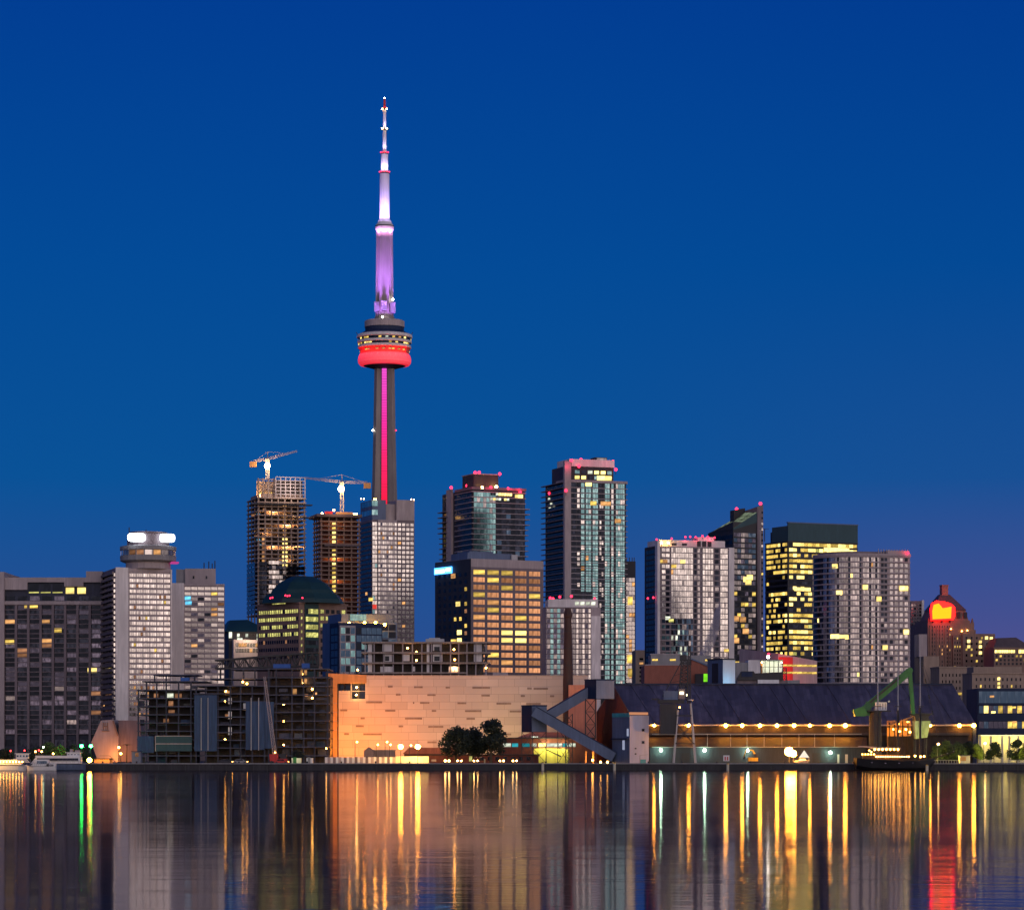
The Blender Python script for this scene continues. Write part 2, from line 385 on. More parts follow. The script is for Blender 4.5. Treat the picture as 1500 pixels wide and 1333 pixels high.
b = Bl('hotel', 'white hotel tower carrying a round revolving restaurant with two white roof signs', 'hotel', 147, 168, 252, 832, 1075, 17)
b.body(X['mauve'])
b.pbox('pier', X['white'], 169.5, 188, 831, 1055, -.9, 0); b.pbox('pier', X['white'], 250, 252, 833, None, -.9, 0)
b.pbox('parapet', X['pink'], 188, 250, 832, 837, -.5, 0)
b.part(MB().box(0, b.L, -.35, 0, -.5, b.z(1056)), 'plinth', X['mauve'])
b.part(MB().box(.2, b.L - .2, -.3, 0, b.z(1055), b.z(837)), 'curtain_wall', X['pink'])
lo = lambda i, j: [('g_pale', .90), ('g_mid', .06), ('wd', .02), ('y', .02)] if j < 21 else [('wd', .12), ('g_pale', .75), ('w', .05), ('g_mid', .05)]
for a_ in lin(189, 239.4, 6): b.grid('f', a_ + .5, a_ + 9.6, 838, 1050, 3, 27, .90, .60, lo, off=.32)
b.grid('f', 166, 169.3, 838, 1050, 1, 27, .8, .6, [('g_pale', .97), ('wd', .03)], off=.32)
b.slabs(lin(839, 1053, 28), 'balcony_slab', X['mauve'], ol=1.0, px1=167, t=.9, back=b.M * .98)
b.grid('l', 164, 149, 838, 1050, 3, 27, .8, .6, [('g_dark', .93), ('w', .02), ('g_dim', .05)])
cx, cy = b.fx(216) , b.M * .55
cx = ax(217, b.Y + 9) - b.B.x; cxl = cx * math.cos(b.th) + 9 * math.sin(b.th); cyl = -cx * math.sin(b.th) + 9 * math.cos(b.th)
dz = lambda py: az(py, b.Y + 9) - GZ
W = lambda n: wm(n, b.Y + 9)
b.part(MB().lathe([(W(33), dz(834)), (W(33), dz(823))], 20, c=(cxl, cyl)), 'restaurant_stem', X['pink'])
b.part(MB().lathe([(W(36), dz(824.5)), (W(41), dz(822)), (W(41.5), dz(815.5)), (W(40), dz(815)), (W(40), dz(807)), (W(41.5), dz(806.5)), (W(41.5), dz(801.5)), (W(38), dz(800.5))], 20, c=(cxl, cyl)), 'restaurant_drum', X['grey'])
b.part(MB().lathe([(W(31), dz(801)), (W(31), dz(783)), (W(28), dz(782.5)), (W(28), dz(780))], 20, c=(cxl, cyl)), 'upper_drum', X['mauve'])
for k in range(20):
    a = 2 * math.pi * (k + .5) / 20
    if math.sin(a + b.th) < .35:
        r_ = W(40.05) * math.cos(math.pi / 20)
        b.win(cxl + r_ * math.cos(a), cyl + r_ * math.sin(a), dz(811), a + math.pi / 2, W(10.5), dz(807.5) - dz(814.5), pick([('g_mid', .45), ('wd', .25), ('w', .15), ('g_pale', .15)]))
for p0, p1 in ((181, 207), (228, 250)):
    x0, x1 = cxl + W(p0 - 217), cxl + W(p1 - 217); yy = cyl - W(31) - 1.2
    o = b.part(MB().slab([(x0 + (x1 - x0) * (.5 + .5 * math.copysign(abs(math.cos(t_)) ** .35, math.cos(t_))), dz(790) + (dz(784) - dz(790)) * math.copysign(abs(math.sin(t_)) ** .7, math.sin(t_))) for t_ in lin(0, 2 * math.pi * 19 / 20, 20)], yy, yy + .6, 0).box(x0 + .8, x1 - .8, yy + .6, yy + 1.0, dz(793), dz(787), 1).box(x0 + 1, x0 + 1.4, yy + 1, yy + 3.5, dz(792), dz(791), 1).box(x1 - 1.4, x1 - 1, yy + 1, yy + 3.5, dz(792), dz(791), 1), 'sign', [X['sign_w'], X['char']])
for px, t in ((189, 773), (214, 776), (222, 778), (205, 779)): b.part(MB().tube((cxl + W(px - 217), cyl, dz(781)), (cxl + W(px - 217), cyl, dz(t)), .18), 'antenna', X['char'])
b.part(MB().box(cxl + W(30), cxl + W(41), cyl - 6, cyl - 2, dz(826), dz(823.5)), 'soffit_light', glow('magenta_soffit_light', (1, .1, .5), .5))
b.finish()

b = Bl('hotel', 'lower white hotel wing with a plain end pier and rooftop plant block', 'hotel', 252, 252, 329, 855, 1125, 6, 22)
b.body(X['mauve']); b.pbox('pier', X['white'], 251, 269.5, 854, None, -.8, 0); b.pbox('parapet', X['pink'], 269, 329, 855, 858, -.5, 0)
b.pbox('plant_room', X['grey'], 258, 271, 833, 855, 3, 18); b.pbox('plant_room', X['pink'], 271, 316, 832, 855, 2, 18)
b.part(MB().box(.2, b.L - .1, -.3, 0, b.z(1050), b.z(857)), 'curtain_wall', X['pink'])
rw = lambda i, j: ([('g_pale', .9), ('y', .1)] if j < 2 else [('g_pale', .75), ('g_mid', .15), ('wd', .1)] if i == 5 else [('g_mid', .66), ('g_dark', .14), ('g_dim', .12), ('g_pale', .05), ('w', .02)])
b.grid('f', 270, 328.5, 858, 1010, 6, 20, .88, .56, rw, off=.32)
b.win(b.fx(275), -.45, b.z(876), 0, 2.2, 1.4, 'cy'); b.win(b.fx(276), -.45, b.z(883), 0, 2.4, 1.4, 'cy')
b.grid('f', 274, 312, 838, 852, 2, 1, .12, .3, 'g_dark', off=-1.93)
for px, t in ((299, 822), (306, 820), (311, 823), (315, 819)): b.part(MB().tube((b.fx(px), 8, b.z(833)), (b.fx(px), 8, b.z(t)), .2), 'antenna', X['char'])
b.finish()

b = Bl('hotel_podium', 'hexagonal gabled end wall bearing an H emblem, lit orange from below', 'podium', 148, 148, 200, 1056, 1045, 0, 14)
b.part(MB().slab([(b.fx(p), b.z(q)) for p, q in ((147, 1124), (173, 1124), (173.5, 1078), (166, 1054), (148, 1055), (133.5, 1087))], 0, 12), 'gable_wall', X['pink'])
b.pbox('walls', X['mauve'], 173.7, 206, 1055, None, 1.5, 13)
H0, H1 = b.fx(151), b.fx(158.5); zt, zb = b.z(1058), b.z(1069); t = .35
b.part(MB().box(H0, H0 + t, -.25, 0, zb, zt).box(H1 - t, H1, -.25, 0, zb, zt).box(H0 + t, H1 - t, -.25, 0, (zt + zb) / 2 - t / 2, (zt + zb) / 2 + t / 2)
       .box(H0 - .4, H1 + .4, -.25, 0, zb - .5, zb - .2).box(H0 + .9, H0 + 1.1, -.25, 0, zb, (zt + zb) / 2 - t / 2).box(H1 - 1.1, H1 - .9, -.25, 0, (zt + zb) / 2 + t / 2, zt), 'emblem', X['brown'])
b.part(MB().bar((b.fx(166), -.4, b.z(1055)), (b.fx(173), -.4, b.z(1077)), .5, .8), 'coping', X['brown'])
b.plight(173, 1108, -4.5, 3000, (1, .30, .03)); b.plight(150, 1110, -7, 1500, (1, .36, .08))
b.grid('f', 176, 198, 1090, 1116, 3, 1, .2, .8, 'w', off=-1.55)

# ------------------------------------------------------------------ the condominium under construction on the quay
b = Bl('unfinished_apartment_block', 'stepped waterfront apartment shell with bare slabs and blue netting under construction', 'building', 200, 200, 484, 990, 930, 0, 24)
S = lambda p0, p1, py, y0=-1.0, y1=22, t=.32: b.part(MB().box(b.fx(p0), b.fx(p1), y0, y1, b.z(py) - t, b.z(py)), 'floor_slab', X['site'])
S(221, 286, 987, 6); S(207, 300, 997, 2); S(200, 330, 1010, 0)
for py in lin(1022, 1106, 8): S(201 if py < 1095 else 204, 284, py)
for p0, p1, py in ((337, 396, 979), (306, 396, 993)): S(p0, p1, py, 3)
for py in lin(1004, 1106, 10): S(284.3, 391, py, -2.0 if int(py) % 2 else -1.6)
for py in lin(979, 1106, 11): S(391.3, 482, py, -1.2)
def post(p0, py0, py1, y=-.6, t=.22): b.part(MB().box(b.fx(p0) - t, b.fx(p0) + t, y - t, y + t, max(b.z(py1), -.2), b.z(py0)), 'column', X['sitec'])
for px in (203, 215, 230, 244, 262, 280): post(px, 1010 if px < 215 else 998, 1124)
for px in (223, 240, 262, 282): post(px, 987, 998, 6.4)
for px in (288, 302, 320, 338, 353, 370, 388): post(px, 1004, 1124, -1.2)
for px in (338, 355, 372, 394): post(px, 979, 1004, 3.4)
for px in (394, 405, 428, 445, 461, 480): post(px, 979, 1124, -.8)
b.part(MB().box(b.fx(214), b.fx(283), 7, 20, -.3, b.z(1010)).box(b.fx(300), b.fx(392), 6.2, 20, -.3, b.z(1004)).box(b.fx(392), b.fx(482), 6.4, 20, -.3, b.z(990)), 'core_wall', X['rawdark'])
for p0, p1, t_, b_, y in ((286, 319, 1018, 1100, -2.6), (361, 388, 1028, 1098, -2.6), (372, 402, 1028, 1096, -2.2), (202, 226, 1078, 1102, -1.6)):
    b.part(MB().box(b.fx(p0), b.fx(p1), y, y + .12, b.z(b_), b.z(t_)), 'netting', X['net'])
for px in (296, 306, 369, 380): b.part(MB().box(b.fx(px) - .12, b.fx(px) + .12, -2.85, -2.62, b.z(1099), b.z(1022)), 'scaffold_pole', X['steel'])
b.part(MB().box(b.fx(229), b.fx(282), -1.7, -1.5, b.z(1088), b.z(1078)).box(b.fx(229), b.fx(282), -1.7, -1.5, b.z(1100), b.z(1090)), 'glazing', X['screen'])
b.part(MB().box(b.fx(229), b.fx(282), -1.85, -1.7, b.z(1078.5), b.z(1077.3)).box(b.fx(229), b.fx(282), -1.85, -1.7, b.z(1090), b.z(1088.5)).box(b.fx(228), b.fx(229.2), -1.85, -1.7, b.z(1100), b.z(1077.3)), 'window_frame', X['slabw'])
for p0, p1, py0, py1 in ((335, 340, 1022, 1031), (335, 340, 1042, 1053), (335, 340, 1065, 1076), (357, 362, 1030, 1040)):
    b.part(MB().box(b.fx(p0), b.fx(p1), -1.4, -1.2, b.z(py1), b.z(py0)), 'wall_panel', X['whitep'])
for px, py, k in ((330, 1014, 'w'), (246, 1018, 'cw'), (247, 1030, 'wd'), (248, 1042, 'wd'), (330, 1048, 'wd'), (429, 1012, 'w'), (443, 984, 'w'), (444, 997, 'w'), (447, 1019, 'wd'), (258, 1019, 'wd'), (225, 1018, 'wd'), (240, 1055, 'wd'), (330, 1070, 'wd'), (358, 1000, 'w'), (460, 1016, 'w')):
    b.win(b.fx(px), 6.1, b.z(py), 0, random.uniform(1.0, 2.2), random.uniform(1.0, 1.7), k)
for px, py in ((355, 998.5), (330, 1012), (444, 987), (444, 1000), (415, 1031), (415, 1056), (415, 1077), (415, 1091), (457, 1009), (457, 1022), (329, 1027), (329, 1083), (496 - 18, 1096), (250, 1083), (361, 1001)):
    o = b.part(MB().ball((0, 0, 0), .3, 0).box(-.12, .12, -.12, .12, .3, .8, 1), 'work_lamp', [X['b_small'], X['char']]); o.location = (b.fx(px), 1.5, b.z(py))
    plight((b.fx(px), .8, b.z(py)), 160, (1, .5, .15), .3, b.root)
rp = random.Random(21); cols_ = [(203, 215), (215, 230), (230, 244), (244, 262), (262, 280), (320, 338), (338, 353), (353, 361), (394, 405), (405, 428), (428, 445), (445, 461), (461, 480)]
for p0, p1 in cols_:
    for py in lin(1012, 1108, 8) if p0 < 284 else lin(1005, 1108, 10) if p0 < 390 else lin(992, 1108, 11):
        if rp.random() < .62:
            y = rp.choice([.2, 1.2, 2.5, 4.5]); h = rp.choice([9, 9, 5, 3]); q0 = p0 + rp.random() * (p1 - p0) * .4; q1 = p1 - rp.random() * (p1 - p0) * .3
            b.part(MB().box(b.fxy(q0, y), b.fxy(q1, y), y, y + .2, b.z(py + 9.6), b.z(py + 9.6 - h)), 'infill_panel', X[rp.choice(['net', 'site', 'site', 'sitec', 'rawdark', 'bluem' if rp.random() < .4 else 'site'])])
tr = MB(); y0 = 9.0; yb = b.Y + y0
P3 = lambda px, py, y: (ax(px, b.Y) - b.B.x, y, b.z(py))
for y in (y0, y0 + 5):
    for t0, t1, b0, b1 in ((966, 954, 978, 974),):
        tr.bar(P3(311, t0, y), P3(463, t1, y), .55); tr.bar(P3(311, b0, y), P3(463, b1, y), .55)
        n = 18
        for k in range(n):
            u0, u1 = k / n, (k + 1) / n
            top = lambda u: P3(311 + 152 * u, t0 + (t1 - t0) * u, y); bot = lambda u: P3(311 + 152 * u, b0 + (b1 - b0) * u, y)
            if k % 2: tr.bar(top(u0), bot(u1), .3)
            else: tr.bar(bot(u0), top(u1), .3)
            tr.bar(top(u1), bot(u1), .25)
for k in range(19):
    u = k / 18; tr.bar(P3(311 + 152 * u, 966 - 12 * u, y0), P3(311 + 152 * u, 966 - 12 * u, y0 + 5), .25)
tr.add([P3(311, 965.6, y0), P3(463, 953.6, y0), P3(463, 953.6, y0 + 5), P3(311, 965.6, y0 + 5), P3(311, 965, y0), P3(463, 953, y0), P3(463, 953, y0 + 5), P3(311, 965, y0 + 5)],
       [(0, 3, 2, 1), (4, 5, 6, 7), (0, 1, 5, 4), (1, 2, 6, 5), (2, 3, 7, 6), (3, 0, 4, 7)])
for px in (318, 352, 396, 440, 460): tr.bar(P3(px, 978, y0 + 2), P3(px, 992, y0 + 2), .5)
b.part(tr, 'roof_truss', X['char'])
for p0, p1, t_, b_ in ((399, 424, 972, 978), (441, 452, 971, 978), (263, 275, 992, 997)): b.part(MB().box(b.fx(p0), b.fx(p1), 3, 6, b.z(b_), b.z(t_)), 'tarpaulin', surf('blue_tarpaulin', (.04, .12, .4)))
b.finish()

# mobile crane in front of it
Yc = 905; base = at(403, 1117, Yc); base.z = GZ
r = empty('mobile_crane', base, 'mobile crane with a long pale lattice boom leaning left before the apartment shell', 'crane')
lo_ = lambda px, py, y=0: at(px, py, Yc) + Vector((0, y, 0)) - base
MB().box(-1.5, 3.6, -1.3, 1.3, .7, 1.5).box(-1.6, 1.0, -1.2, 1.2, 1.55, 2.9).box(1.6, 3.5, -1.2, 1.2, 1.5, 3.0, 1).build('carrier', [X['red'], X['char']], r)
for x in (-1.0, .6, 2.2, 3.3): MB().tube((x, -1.5, .45), (x, 1.5, .45), .45, n=12).build('wheel', X['char'], r)
MB().truss(lo_(403, 1108), lo_(387.5, 991), 1.15, .55, .13, 22).build('boom', X['slabw'], r)
MB().bar(lo_(403, 1108, .8), lo_(397, 1060, .5), .15).build('boom_ram', X['steel'], r)
o = MB().ball((0, 0, 3.4), .22).build('work_lamp', X['b_small'], r)
# ------------------------------------------------------------------ the towers behind
def tower_crane(px, ptop, pbase, jib, cj, lamp, Y, label):
    base = at(px, pbase, Y); r = empty('tower_crane', base, label, 'crane', 'tower cranes on the unfinished towers')
    q = lambda x, y: at(x, y, Y) - base
    MB().truss(q(px, pbase), q(px, ptop), 2.0, 2.0, .22, 8).build('mast', X['cream'], r)
    MB().truss(q(px, ptop), q(*jib), 1.5, .8, .16, 16).build('jib', X['slabw'], r)
    MB().truss(q(px, ptop), q(*cj), 1.5, 1.2, .18, 6).build('counter_jib', X['slabw'], r)
    c = q(*cj); MB().box(c.x - 2.2, c.x + 2.2, -1.2, 1.2, c.z - 3.6, c.z - .2).build('counterweight', X['orangep'], r)
    c = q(px, ptop); MB().box(c.x - 1.3, c.x + 1.3, -2.2, -.9, c.z - 2.6, c.z - .3).build('cab', X['grey'], r)
    MB().bar(c, c + Vector((0, 0, 4.5)), .5).bar(c + Vector((0, 0, 4.5)), c.lerp(q(*jib), .6) + Vector((0, 0, .6)), .16).bar(c + Vector((0, 0, 4.5)), c.lerp(q(*cj), .8) + Vector((0, 0, .6)), .16).build('tie_bars', X['slabw'], r)
    l_ = q(*lamp); MB().ball((l_.x, -2.6, l_.z), 1.9).build('floodlight', X['b_sod2'], r)
    plight((l_.x, -4.5, l_.z), 15000, (1, .62, .28), .8, r)
X['b_sod2'] = glow('site_floodlight', (1, .60, .24), 60.0, 'AUTO')
def frame_tower(b, rows, cols, mat, ov=.6, depth=6):
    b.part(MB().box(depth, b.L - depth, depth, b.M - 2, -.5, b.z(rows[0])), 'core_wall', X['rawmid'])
    b.slabs(rows, 'floor_slab', mat, ol=ov, of=ov, orr=ov, t=.75)
    for px in cols: b.part(MB().box(b.fx(px) - .42, b.fx(px) + .42, 0, .8, -.5, b.z(rows[0])), 'column', mat)
    for u in lin(.06, .94, 4): b.part(MB().box(0, .8, b.M * u - .35, b.M * u + .35, -.5, b.z(rows[0])), 'column', mat)

b = Bl('unfinished_tower', 'tall bare concrete tower shell with a caged top floor and floodlit crane', 'tower', 362, 378, 447, 729, 1900, 16)
frame_tower(b, lin(729, 900, 28), lin(379, 446, 8), X['raw'])
b.part(MB().box(2, b.L - 1, 2, b.M - 2, b.z(729), b.z(722)), 'crown', X['raw'])
mb = MB()
for px in (379, 386, 394, 402): mb.box(b.fx(px) - .4, b.fx(px) + .4, 1.5, 2.3, b.z(729), b.z(700))
for py in (701, 708, 715): mb.box(b.fx(378), b.fx(404), 1.6, 2.2, b.z(py) - .6, b.z(py))
mb.box(b.fx(380), b.fx(404), 9, 9.8, b.z(729), b.z(703))
b.part(mb, 'crown_frame', X['raw'])
mb = MB()
for px in lin(404, 447, 7): mb.box(b.fx(px) - .28, b.fx(px) + .28, 0, .5, b.z(729), b.z(698))
for py in lin(698, 728, 7): mb.box(b.fx(404), b.fx(447), .05, .45, b.z(py) - .25, b.z(py) + .25)
b.part(mb, 'scaffold_cage', X['slabw'])
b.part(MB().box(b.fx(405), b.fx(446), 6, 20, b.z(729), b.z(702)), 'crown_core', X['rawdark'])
b.grid('f', 379, 400, 719, 726, 7, 1, .6, .7, [('w', .6), ('y', .4)], off=-2.3 + .2)
b.part(MB().box(-5, b.L + 4, -4, 1, b.z(739.5), b.z(738)), 'safety_deck', X['char']); b.part(MB().box(b.fx(420), b.L + 7, -4, 1, b.z(758), b.z(756.5)), 'safety_deck', X['char'])
for py in list(lin(740, 800, 10)): b.win(b.fx(419.5), 5.6, b.z(py), 0, 2.2, 2.2, random.choice(['w', 'wd']))
for py in list(lin(787, 826, 7)): b.win(b.fx(420), 5.5, b.z(py), 0, 3.2, 2.0, 'yb'); b.win(b.fx(389), 5.5, b.z(py - 5), 0, 2.4, 2, random.choice(['wd', 'wd', 'w']))
for px, py, k in ((381, 753, 'cy'), (373, 754, 'wd'), (381, 790, 'cy'), (383, 798, 'cy'), (390, 737, 'w'), (390, 745, 'wd'), (379, 785, 'wd')): b.win(b.fx(px), 5.5, b.z(py), 0, 2, 1.4, k)
b.grid('f', 379, 391, 822, 898, 3, 11, .94, .8, 'g_dark', off=1.1); b.grid('f', 393, 419, 820, 898, 5, 11, .9, .7, [('g_pale', .6), ('g_mid', .2), ('g_dark', .2)], off=1.1)
b.grid('l', 376, 364, 822, 898, 3, 11, .94, .8, 'g_dark', off=1.1); b.grid('f', 421, 446, 828, 898, 4, 10, .94, .8, 'g_dark', off=1.1)
for px, py in ((420, 800), (420, 818), (389, 780), (381, 725), (396, 724), (436, 760), (400, 750), (420, 770), (436, 800), (400, 800)): b.plight(px, py, 3, 9000, (1, .55, .2), 1)  # added warm fill lights inside the shell, without lamps
b.plight(425, 712, -9, 9000, (1, .8, .65), 2)
b.finish(90)
tower_crane(392, 672, 703, (435, 661), (371, 676), (392, 683), 1908, 'tower crane with a starry floodlight on the caged tower, its short jib rising right')

b = Bl('unfinished_tower', 'lower brown concrete tower shell with a single lit hoist column, crane on top', 'tower', 459, 470, 527, 757, 1850, 14)
frame_tower(b, lin(757, 940, 29), lin(471, 526, 6), X['brown'])
b.part(MB().box(-3, b.L + 1, -2.5, b.M, b.z(757), b.z(753)), 'formwork_deck', X['copper'])
b.part(MB().box(b.fx(477), b.fx(487), -1, 4, b.z(753), b.z(749)), 'formwork', X['red']); b.part(MB().box(b.fx(493), b.fx(516), -1, 4, b.z(753), b.z(749.5)), 'formwork', X['orangep'])
b.part(MB().box(b.fx(475), b.L, -1.2, -.3, b.z(800), b.z(797)), 'safety_deck', X['copper'])
b.part(MB().box(.5, b.L - .5, 4.9, 5.5, 0, b.z(760)), 'back_wall', X['dbrick'])
for py in list(lin(765, 792, 5)) + list(lin(804, 938, 21)): b.win(b.fx(491.5), 4.7, b.z(py), 0, 2.4, 2.0, random.choice(['y', 'yb', 'y']))
for px, py in ((519, 752), (522, 752), (489, 747), (472, 752)): b.beacons([(px, py)], 'b_warm', .6, 'work_lamp')
for py in (770, 790, 820, 850, 880): b.plight(491.5, py, 2.2, 5000, (1, .55, .15), 1)
b.plight(495, 742, -8, 5000, (1, .6, .3), 1)
b.finish()
tower_crane(501, 706, 752, (446, 700), (538, 707), (500, 717), 1858, 'tower crane on the brown tower, long jib reaching left behind the caged top')

b = Bl('apartment_tower', 'slim pale apartment tower hiding the foot of the needle tower', 'tower', 527, 545, 607, 761, 2000, 20)
b.body(X['mauve'])
b.pbox('roof_block', X['pink'], 581, 607, 731, 761, -.3, 18); b.pbox('roof_block', X['pink'], 556, 580, 737, 761, 3, 18)
b.part(MB().box(.4, 10, 1, b.M - .5, b.z(761), b.z(732)), 'penthouse', X['bluem'])
for t_, b_ in ((733, 741), (746, 754)): b.grid('f', 545.5, 554, t_, b_, 2, 1, .95, .95, 'g_teal', off=-.95); b.grid('l', 544, 529, t_, b_, 4, 1, .95, .95, 'g_teal', off=-.35)
b.part(MB().box(b.fx(553), b.fx(581), -.9, 0, -.5, b.z(761)), 'centre_bay', X['pink'])
b.grid('f', 545.5, 552.5, 764, 940, 2, 26, .9, .8, [('g_pale', .9), ('g_teal', .1)])
b.grid('f', 553.5, 580.5, 764, 940, 9, 26, .86, .62, lambda i, j: [('g_pale', .82), ('g_mid', .1), ('w', .02)] if i % 3 != 1 else [('g_mid', .7), ('g_dim', .2), ('wd', .08)], off=.9)
b.grid('f', 582, 606.5, 764, 940, 4, 26, .72, .62, [('g_pale', .85), ('g_mid', .1), ('w', .02)])
b.grid('l', 543.5, 528, 764, 940, 4, 26, .94, .6, [('g_dark', .9), ('g_blue', .1)])
b.slabs(lin(764, 940, 27), 'balcony_slab', X['mauve'], ol=.5, px1=545, t=.5); 
b.grid('f', 545.5, 552, 885, 892, 1, 1, .9, .9, 'rd', off=.1); b.win(b.fx(543), -.2, b.z(878), 0, 3, 2.4, 'y'); b.win(-.2, b.lx(537), b.z(868), R(90), 4, 2, 'w')
for px in (529, 533, 548, 551, 602, 606): b.beacons([(px, 730 if px > 590 else 731)], 'b_warm', .35, 'roof_lamp')
b.finish()

# ---- the needle tower
def needle():
    Y = 2500.0; k = Y / F; cx = ax(563.3, Y)
    r = empty('observation_tower', (cx, Y, GZ), 'tall concrete needle tower with red lit pod and purple lit mast', 'tower')
    Z = lambda py: az(py, Y) - GZ
    conc = surf('fair_faced_concrete', (.26, .225, .215), s=.08, scale=(1, 1, .25)); wht = surf('white_mast_cladding', (.6, .58, .6), var=.12)
    def ring(Rr, w_, z, core):
        pts = []
        for i in range(3):
            a = R(90 + 120 * i); u = Vector((math.cos(a), math.sin(a))); v = Vector((-u.y, u.x)); ic = core
            pts += [u * ic * .9 - v * w_, u * Rr - v * w_ * .82, u * Rr + v * w_ * .82, u * ic * .9 + v * w_]
        return [(p.x, p.y, z) for p in pts]
    rings = []
    for py, hw in ((1112, 46), (1000, 34), (900, 26.5), (820, 22.3), (760, 19.6), (700, 17.7), (640, 16.4), (580, 15.3), (536, 14.7), (470, 14.2)):
        w_ = 5.0 * k * (1 + (hw - 14) * .012); Rr = (hw * k - w_ * .41) / math.cos(R(30)); rings.append(ring(Rr, w_, Z(py), 7.2 * k))
    MB().loft(rings).build('shaft', conc, r)
    # lift strip with coloured lamps in the front recess
    m, n, l, p = newmat('lift_shaft_lamps'); n.remove(p); e = n.new('ShaderNodeEmission'); l.new(e.outputs[0], n['Material Output'].inputs[0])
    t = n.new('ShaderNodeTexCoord'); s_ = n.new('ShaderNodeSeparateXYZ'); l.new(t.outputs['Object'], s_.inputs[0])
    mr = n.new('ShaderNodeMapRange'); mr.inputs[1].default_value = Z(740); mr.inputs[2].default_value = Z(538); l.new(s_.outputs[2], mr.inputs[0])
    cr = n.new('ShaderNodeValToRGB'); el = cr.color_ramp.elements
    el[0].position = 0; el[0].color = (1, .012, .05, 1); el[1].position = 1; el[1].color = (.85, .08, .62, 1); q = el.new(.35); q.color = (1, .02, .16, 1); q = el.new(.6); q.color = (.9, .03, .36, 1)
    l.new(mr.outputs[0], cr.inputs[0]); l.new(cr.outputs[0], e.inputs[0])
    wv = n.new('ShaderNodeTexWave'); wv.bands_direction = 'Z'; wv.inputs['Scale'].default_value = .55; l.new(t.outputs['Object'], wv.inputs['Vector'])
    m2 = n.new('ShaderNodeMapRange'); m2.inputs[3].default_value = .75; m2.inputs[4].default_value = 1.5; l.new(wv.outputs[1], m2.inputs[0]); l.new(m2.outputs[0], e.inputs[1])
    m.cycles.emission_sampling = 'AUTO'
    y_ = -7.5 * k
    MB().add([(-4.6 * k, y_ - .8, Z(772)), (4.6 * k, y_ - .8, Z(772)), (3.6 * k, y_ - .8, Z(539)), (-3.6 * k, y_ - .8, Z(539)), (-4.6 * k, y_ + 2.5, Z(772)), (4.6 * k, y_ + 2.5, Z(772)), (3.6 * k, y_ + 2.5, Z(539)), (-3.6 * k, y_ + 2.5, Z(539))],
             [(0, 1, 2, 3), (4, 7, 6, 5), (0, 4, 5, 1), (1, 5, 6, 2), (2, 6, 7, 3), (3, 7, 4, 0)]).build('lift_light_strip', m, r)
    mb = MB()
    for sx_ in (-1, 1):
        for rail in (1.0,): mb.bar((sx_ * 4.9 * k, y_ - 1.0, Z(772)), (sx_ * 3.9 * k, y_ - 1.0, Z(539)), .5)
    for py in lin(541, 768, 60): mb.box(-4.2 * k, 4.2 * k, y_ - .95, y_ - .85, Z(py), Z(py) + .16)
    mb.build('lift_rails', X['char'], r)
    # pod
    D = lambda *pr: [(h * k, Z(py)) for h, py in pr]
    MB().lathe(D((15, 541), (24, 538.5), (31, 536.5)), 48).build('pod_underside', X['dark'], r)
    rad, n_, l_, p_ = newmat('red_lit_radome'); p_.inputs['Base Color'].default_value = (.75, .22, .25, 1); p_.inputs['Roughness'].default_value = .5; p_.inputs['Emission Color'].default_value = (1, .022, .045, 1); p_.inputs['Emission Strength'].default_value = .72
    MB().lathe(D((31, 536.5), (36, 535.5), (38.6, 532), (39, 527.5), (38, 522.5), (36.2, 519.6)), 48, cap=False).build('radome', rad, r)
    redl = surf('red_lit_soffit', (.6, .10, .08))  # red light on the soffit also put into its base colour
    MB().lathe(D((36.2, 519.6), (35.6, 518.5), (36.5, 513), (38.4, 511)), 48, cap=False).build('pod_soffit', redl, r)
    MB().lathe(D((38.6, 511), (39.2, 510.2), (39.2, 507.8), (38.4, 507)), 48).build('pod_rim', X['white'], r)
    MB().lathe(D((38, 507), (38, 503.8)), 48, cap=False).build('pod_glazing', X['g_dark'], r)
    MB().lathe(D((39, 503.8), (39.8, 503.2), (39.8, 500.6), (39, 500)), 48).build('pod_rim', X['white'], r)
    MB().lathe(D((38.6, 500), (38.6, 496)), 48, cap=False).build('pod_glazing', X['g_dark'], r)
    MB().lathe(D((40, 496), (40.8, 495), (40.4, 491.6), (38, 490.5)), 48).build('pod_rim', X['white'], r)
    MB().lathe(D((38, 490.6), (30, 486.5), (28.5, 485.5), (28.5, 480)), 48).build('pod_roof', X['navy'], r)
    MB().lathe(D((29.3, 480), (29.3, 471.5), (28, 470.3), (14, 470)), 48).build('plant_drum', X['pink'], r)
    for i in range(48):
        a = 2 * math.pi * i / 48
        for py, hh, rr in ((498, 2.9, 38.75), (505.4, 2.2, 38.15), (515, 3.2, 36.5)):
            if math.sin(a) < .2 and random.random() < (.4 if py < 513 else .28):
                kx = random.choice(['y', 'yb', 'cw', 'w']) if py < 513 else random.choice(['w', 'y'])
                o = link(bpy.data.objects.new('window', pane_mesh(kx)), r); o.location = (rr * k * math.cos(a), rr * k * math.sin(a), Z(py)); o.rotation_euler = (0, 0, a + math.pi / 2); o.scale = (2.2, .3, hh * k * (.5 if py > 513 else .8))
    for i in range(10):
        a = R(200 + 14 * i); plight((40.5 * k * math.cos(a), 40.5 * k * math.sin(a), Z(520.5)), 1100, (1, .02, .02), .5, r)
    for sx_ in (-1, 1): MB().bar((sx_ * 39 * k, 0, Z(491)), (sx_ * 41.5 * k, 0, Z(487)), .5).build('davit', X['dark'], r)
    # upper shaft
    up = MB(); 
    def hexr(h, py, dent): 
        pts = []
        for i in range(6):
            a = R(60 * i); pts.append((h * k * math.cos(a), h * k * math.sin(a), Z(py)))
        return pts
